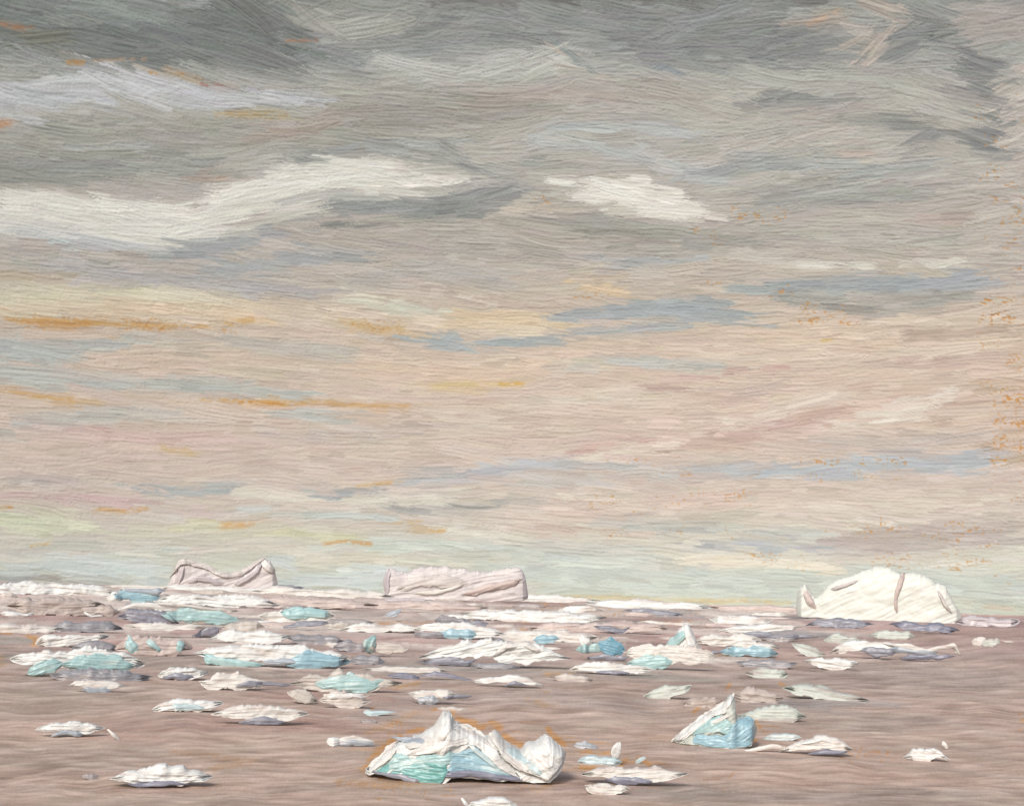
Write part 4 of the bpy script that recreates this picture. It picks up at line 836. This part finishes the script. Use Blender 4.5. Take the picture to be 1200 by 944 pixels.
# ------------------------------------------------------------------ right side
F2('white floe over a bright turquoise belly, right side below the domed berg', ('snow_crust','cream',bar(856,906,751,763,1,1),0,dict(thick=8)), ('blue_ice','aqua',bar(850,904,758,769,1,1),6,dict(thick=6)))
FL('slate strip of painted shadow below the bright turquoise belly floe', 'grey', bar(868,928,772,781,2,0), col2=.6)  # grey slab paints the shadow below the belly floe
FL('white floe left of the domed berg, under the pale horizon streak', 'snow', bar(838,898,721,731,1,0), rough=1.4)
F2('white floe with a painted slate shadow at its right end, left below the domed berg', ('snow_crust','snow',[(846,739,3),(870,736,5),(900,735,4),(936,734,3)],0,dict(thick=7,rough=1.4)), ('painted_shadow_foot','slate',bar(866,950,740,750,3,0),5))  # slate strip along the lower right is painted shadow
FL('round pale floe under the slate shadow below the left half of the domed berg', 'green', bar(970,1002,743,754,0,0))
FL('pale floe below the middle of the domed berg', 'green', bar(1024,1068,739,749,1,0))
F2('long curling white floe with painted slate shadows below the domed berg', ('snow_crust','snow',[(976,763,3),(990,758,6),(1010,756,5.5),(1040,756,4),(1052,757,2)],0,dict(thick=8)), ('painted_shadow_hollow','slate',bar(1012,1048,757,768,2,0),5), ('snow_curl','cream',[(1040,754,1.8),(1062,757,3),(1085,763,2.6),(1102,758,2.5),(1118,756,4),(1122,762,3.5)],7,dict(thick=5)), ('grey_ice','greyblue',[(1046,760,3),(1070,763,3),(1096,764,3)],3), ('painted_shadow_foot','violet',bar(1058,1114,765,774,-1,0),7))  # slate and violet parts paint the shadows of the curl
FL('pale diamond-shaped floe between the turquoise belly floe and the curling floe', 'green', [(930,754,2.5),(942,760,7),(954,764,6),(966,766,2.5)])
FL('white tapering floe under the curling floe', 'snow', [(945,774,1.5),(960,776,5),(980,778,7),(1002,777,3)], rough=1.4)
FL('grey-green blunt floe under the slate strip on the right', 'green', [(877,788,4),(895,788,7),(920,789,6)])
FL('small white chip, left one of two near the right edge', 'cream', bar(1141,1154,747,755.5,0,0))
FL('small white chip, right one of two near the right edge', 'green', bar(1154,1168,748,756.5,0,0))
FL('tiniest speck of ice at the far right by the two white chips', 'pale', bar(1178,1184,750,753,0,0))
FL('green-white floe tapering right, above the open water on the right', 'green', [(924,806,5),(945,808,8),(975,812,6),(1012,819,2)])
FL('faint grey floe behind the right shoulder of the small blue berg', 'faint', bar(864,912,807,823,3,0))
FL('grey-white slab touching the right shoulder of the small blue berg', 'green', [(868,838,3),(890,835,8),(915,836,9),(940,838,5)])
FL('faint blue-white sliver right of the foot of the small blue berg', 'paleblue', bar(899,934,860,866,-2,0), col2=.9)
F2('low white mound with a painted violet shadow and a long left tail, lower right', ('snow_crust','cream',[(918,879,2),(938,873,5),(960,869,6.5),(980,872,6),(996,877,3)],0,dict(thick=9)), ('snow_crest','snow',[(934,871,1.5),(950,867,2.2),(964,864,2.2),(978,869,1.5)],8,dict(thick=3)), ('snow_tail','cream',[(864,882,1),(884,878,2),(905,874,2.5),(922,877,2)],0,dict(thick=4)), ('painted_shadow_foot','violet',[(948,882,1.6),(968,879,3.5),(992,880,2)],9,dict(thick=4)))  # violet stroke paints the shadow under the mound
FL('chunky white floe alone near the lower right edge', 'snow', [(1062,886,3),(1070,884,7),(1084,885,6.5),(1096,881,5.5),(1110,888,2)], rough=1.8)
FL('tiny white crumb just above the chunky floe at lower right', 'cream', [(1104,869,2.2),(1108,872,1.6),(1110,877,1.6)])
# ------------------------------------------------------------------ two blue growlers in front
ice('growler', 'big white and turquoise growler with two peaks at bottom centre', 'growler', [
 ('ice_core', 'snow', ([(428,902),(440,893),(452,880),(465,868),(480,863),(495,859),(508,851),(514,840),(520,833),(528,834),(531,842),(540,848),(552,852),(566,860),(574,860),(580,856),(588,862),(598,872),(610,878),(618,870),(628,868),(634,862),(640,860),(650,868),(658,874),(663,880)], [(428,905),(450,900),(480,906),(505,913),(520,908),(530,900),(580,905),(610,908),(642,908),(655,896),(663,884)]), 0, dict(thick=44, rough=1.9, ang=-35, col2=.4)),
 ('turquoise_face', 'teal', ([(442,898),(455,892),(466,890),(500,886),(525,880),(530,884)], [(442,900),(478,903),(505,915),(520,907),(530,890)]), 40, dict(thick=9, rough=1.3, ang=8)),
 ('turquoise_face', 'turq', ([(456,893),(461,880),(466,877),(490,880),(508,876),(526,872),(534,876)], [(456,896),(480,897),(500,898),(520,890),(534,886)]), 44, dict(thick=8, rough=1.5, ang=-6)),
 ('blue_face', 'aqua', ([(523,886),(530,878),(548,872),(558,870),(570,880),(590,892),(602,900)], [(523,896),(545,896),(570,901),(602,906)]), 40, dict(thick=9, rough=1.3, ang=10)),
 ('painted_shadow_foot', 'slate', [(438,900,1.5),(470,903,4),(495,909,2.5)], 50, dict(thick=5)),  # slate stroke paints the shadow under the left face
 ('painted_shadow_foot', 'violet', [(524,900,3.5),(550,899,5),(580,903,5),(608,907,3)], 48, dict(thick=6)),  # violet stroke paints the shadow under the blue face
 ('grey_hollow', 'greyblue', bar(464,500,861,867,2,0), 36, dict(thick=8)),
 ('snow_ridge', 'snow', [(432,899,3),(444,890,4.5),(456,879,5.5),(466,868,3.5)], 38, dict(thick=10, rough=1.8)),
 ('snow_ridge', 'cream', [(478,869,4),(496,866,5),(512,862,5)], 38, dict(thick=9, rough=1.8)),
 ('snow_peak', 'snow', ([(505,866),(511,852),(515,838),(523,831),(530,836),(528,846),(540,852)],[(505,876),(520,876),(532,868),(540,860)]), 40, dict(thick=10, rough=1.6, ang=-65)),
 ('snow_ridge', 'snow', [(484,878,2),(505,872,4),(530,864,5.5),(552,860,5)], 46, dict(thick=8, rough=1.8)),
 ('snow_arch', 'snow', [(528,852,5),(546,854,6.5),(562,862,6.5),(576,876,6),(588,890,5),(602,900,3)], 48, dict(thick=9, rough=2)),
 ('pale_streak', 'paleblue', [(552,868,2),(566,880,3),(582,894,2)], 56, dict(thick=4)),
 ('snow_peak', 'cream', [(574,858,3),(584,866,4.5),(594,876,4.5)], 42, dict(thick=8, rough=1.8)),
 ('snow_ridge', 'snow', [(582,866,3),(592,880,4.5),(606,890,5),(622,898,3)], 46, dict(thick=8, rough=1.8)),
 ('pale_face', 'paleblue', [(592,872,3),(606,882,5),(622,892,5),(634,900,3)], 42, dict(thick=7, ang=38)),
 ('snow_peak', 'snow', ([(610,888),(620,875),(631,868),(640,859),(649,867),(661,878)],[(610,893),(624,900),(640,904),(650,896),(661,882)]), 44, dict(thick=9, rough=2.2, ang=48)),
 ('snow_ridge', 'snow', [(640,866,3),(645,880,5),(640,892,5),(640,902,3)], 48, dict(thick=7, rough=2)),
], None, 911)
ice('growler', 'smaller blue growler with a curved white horn on the right', 'growler', [
 ('ice_core', 'green', ([(790,866),(802,855),(815,843),(828,835),(838,829),(846,824),(852,815),(858,812),(862,818),(860,828),(864,838),(876,840),(884,842),(887,850)], [(790,868),(812,868),(840,871),(860,873),(880,869),(887,856)]), 0, dict(thick=32, rough=1.7, ang=-40)),
 ('blue_face', 'aqua', ([(812,862),(818,856),(835,858),(850,860),(872,862),(880,866)], [(812,867),(840,871),(860,873),(872,871),(880,868)]), 31, dict(thick=7, rough=1.3, ang=4)),
 ('blue_face', 'aqua', ([(846,860),(858,846),(866,840),(876,838),(885,842),(887,850),(884,860)], [(846,864),(860,866),(876,864),(884,862)]), 30, dict(thick=8, rough=1.5, ang=-35)),
 ('turquoise_face', 'turq', [(812,856,3),(826,848,5.5),(842,846,8),(856,848,6)], 29, dict(thick=8, rough=1.6, ang=-30)),
 ('snow_ridge', 'snow', [(790,866,2.5),(804,856,5),(820,843,5.5),(836,832,4.5)], 31, dict(thick=7, rough=2)),
 ('snow_ridge', 'snow', [(830,845,1.5),(842,840,3),(854,834,2.5)], 36, dict(thick=4, rough=1.8)),
 ('snow_horn', 'snow', [(834,833,4),(846,827,5.5),(854,819,4.5),(859,812,2.5)], 33, dict(thick=7, rough=2)),
], None, 872)
# ------------------------------------------------------------------ bits between and below them
F2('L-shaped brash ice of white and pale blue between the two growlers', ('blue_slab','paleblue',[(680,892,4),(695,890,5.5),(712,891,5),(726,893,3)],0,dict(thick=7)), ('snow_block','snow',[(727,870,3),(723,879,4.5),(720,887,4)],1,dict(thick=5)))
FL('grey-blue chip above the L-shaped brash ice', 'greyblue', [(674,873,3),(686,872,3.5),(699,875,2.5)])
FL('tiny pale blue chip right of the L-shaped brash ice', 'paleblue', [(745,893,1.6),(750,889,2.6),(756,887,1.6)])
F2('flat white floe with a violet oval of painted shadow, below the brash ice', ('snow_crust','cream',bar(692,794,899,911,2,0),0,dict(thick=9,rough=1.3)), ('painted_shadow_foot','violet',bar(714,760,907,918,2,0),8,dict(thick=5)))  # violet oval paints the floe's shadow on the water
FL('thin cream floe lowest right of the big two-peaked growler', 'cream', bar(690,732,916,929,0,0), rough=1.5)
F2('white floe cut by the bottom edge of the view', ('snow_crust','snow',[(552,942,4),(572,941,7),(590,941,7),(604,943,4)],0,dict(thick=10,rough=1.6)), ('snow_spur','snow',[(541,934,1),(545,940,1.8),(549,946,1.8)],0))
FL('faint wisp of ice behind the far shoulder of the small blue growler', 'faint', bar(806,842,816,828,-2,0))
# ------------------------------------------------------------------ shreds of brash ice that nothing tells apart
br_ = np.random.default_rng(21)
for k in range(70):
    y = 700 + abs(br_.normal(0, 34)); x = br_.uniform(-10, 900 if y < 765 else 600)
    if y > 790: y = 700 + br_.uniform(0, 60)
    y += .034 * (x - 450); L = br_.uniform(16, 62); h = br_.uniform(2.4, 5.5)
    key, word = [('pink', 'pinkish'), ('cream', 'cream'), ('dull', 'dull white'), ('pale', 'pale grey-beige'), ('faint', 'faint mauve'), ('snow', 'bright white'), ('greysea', 'grey')][br_.integers(0, 7)]
    o = ice('ice_floe', 'small flat ' + word + ' shred of ice drifting among larger floes below the horizon', 'ice floe',
            [('ice_slab', key, bar(x, x + L, y - h / 2, y + h / 2, L * .03, 0), 0)], word + ' shreds of ice below the horizon')
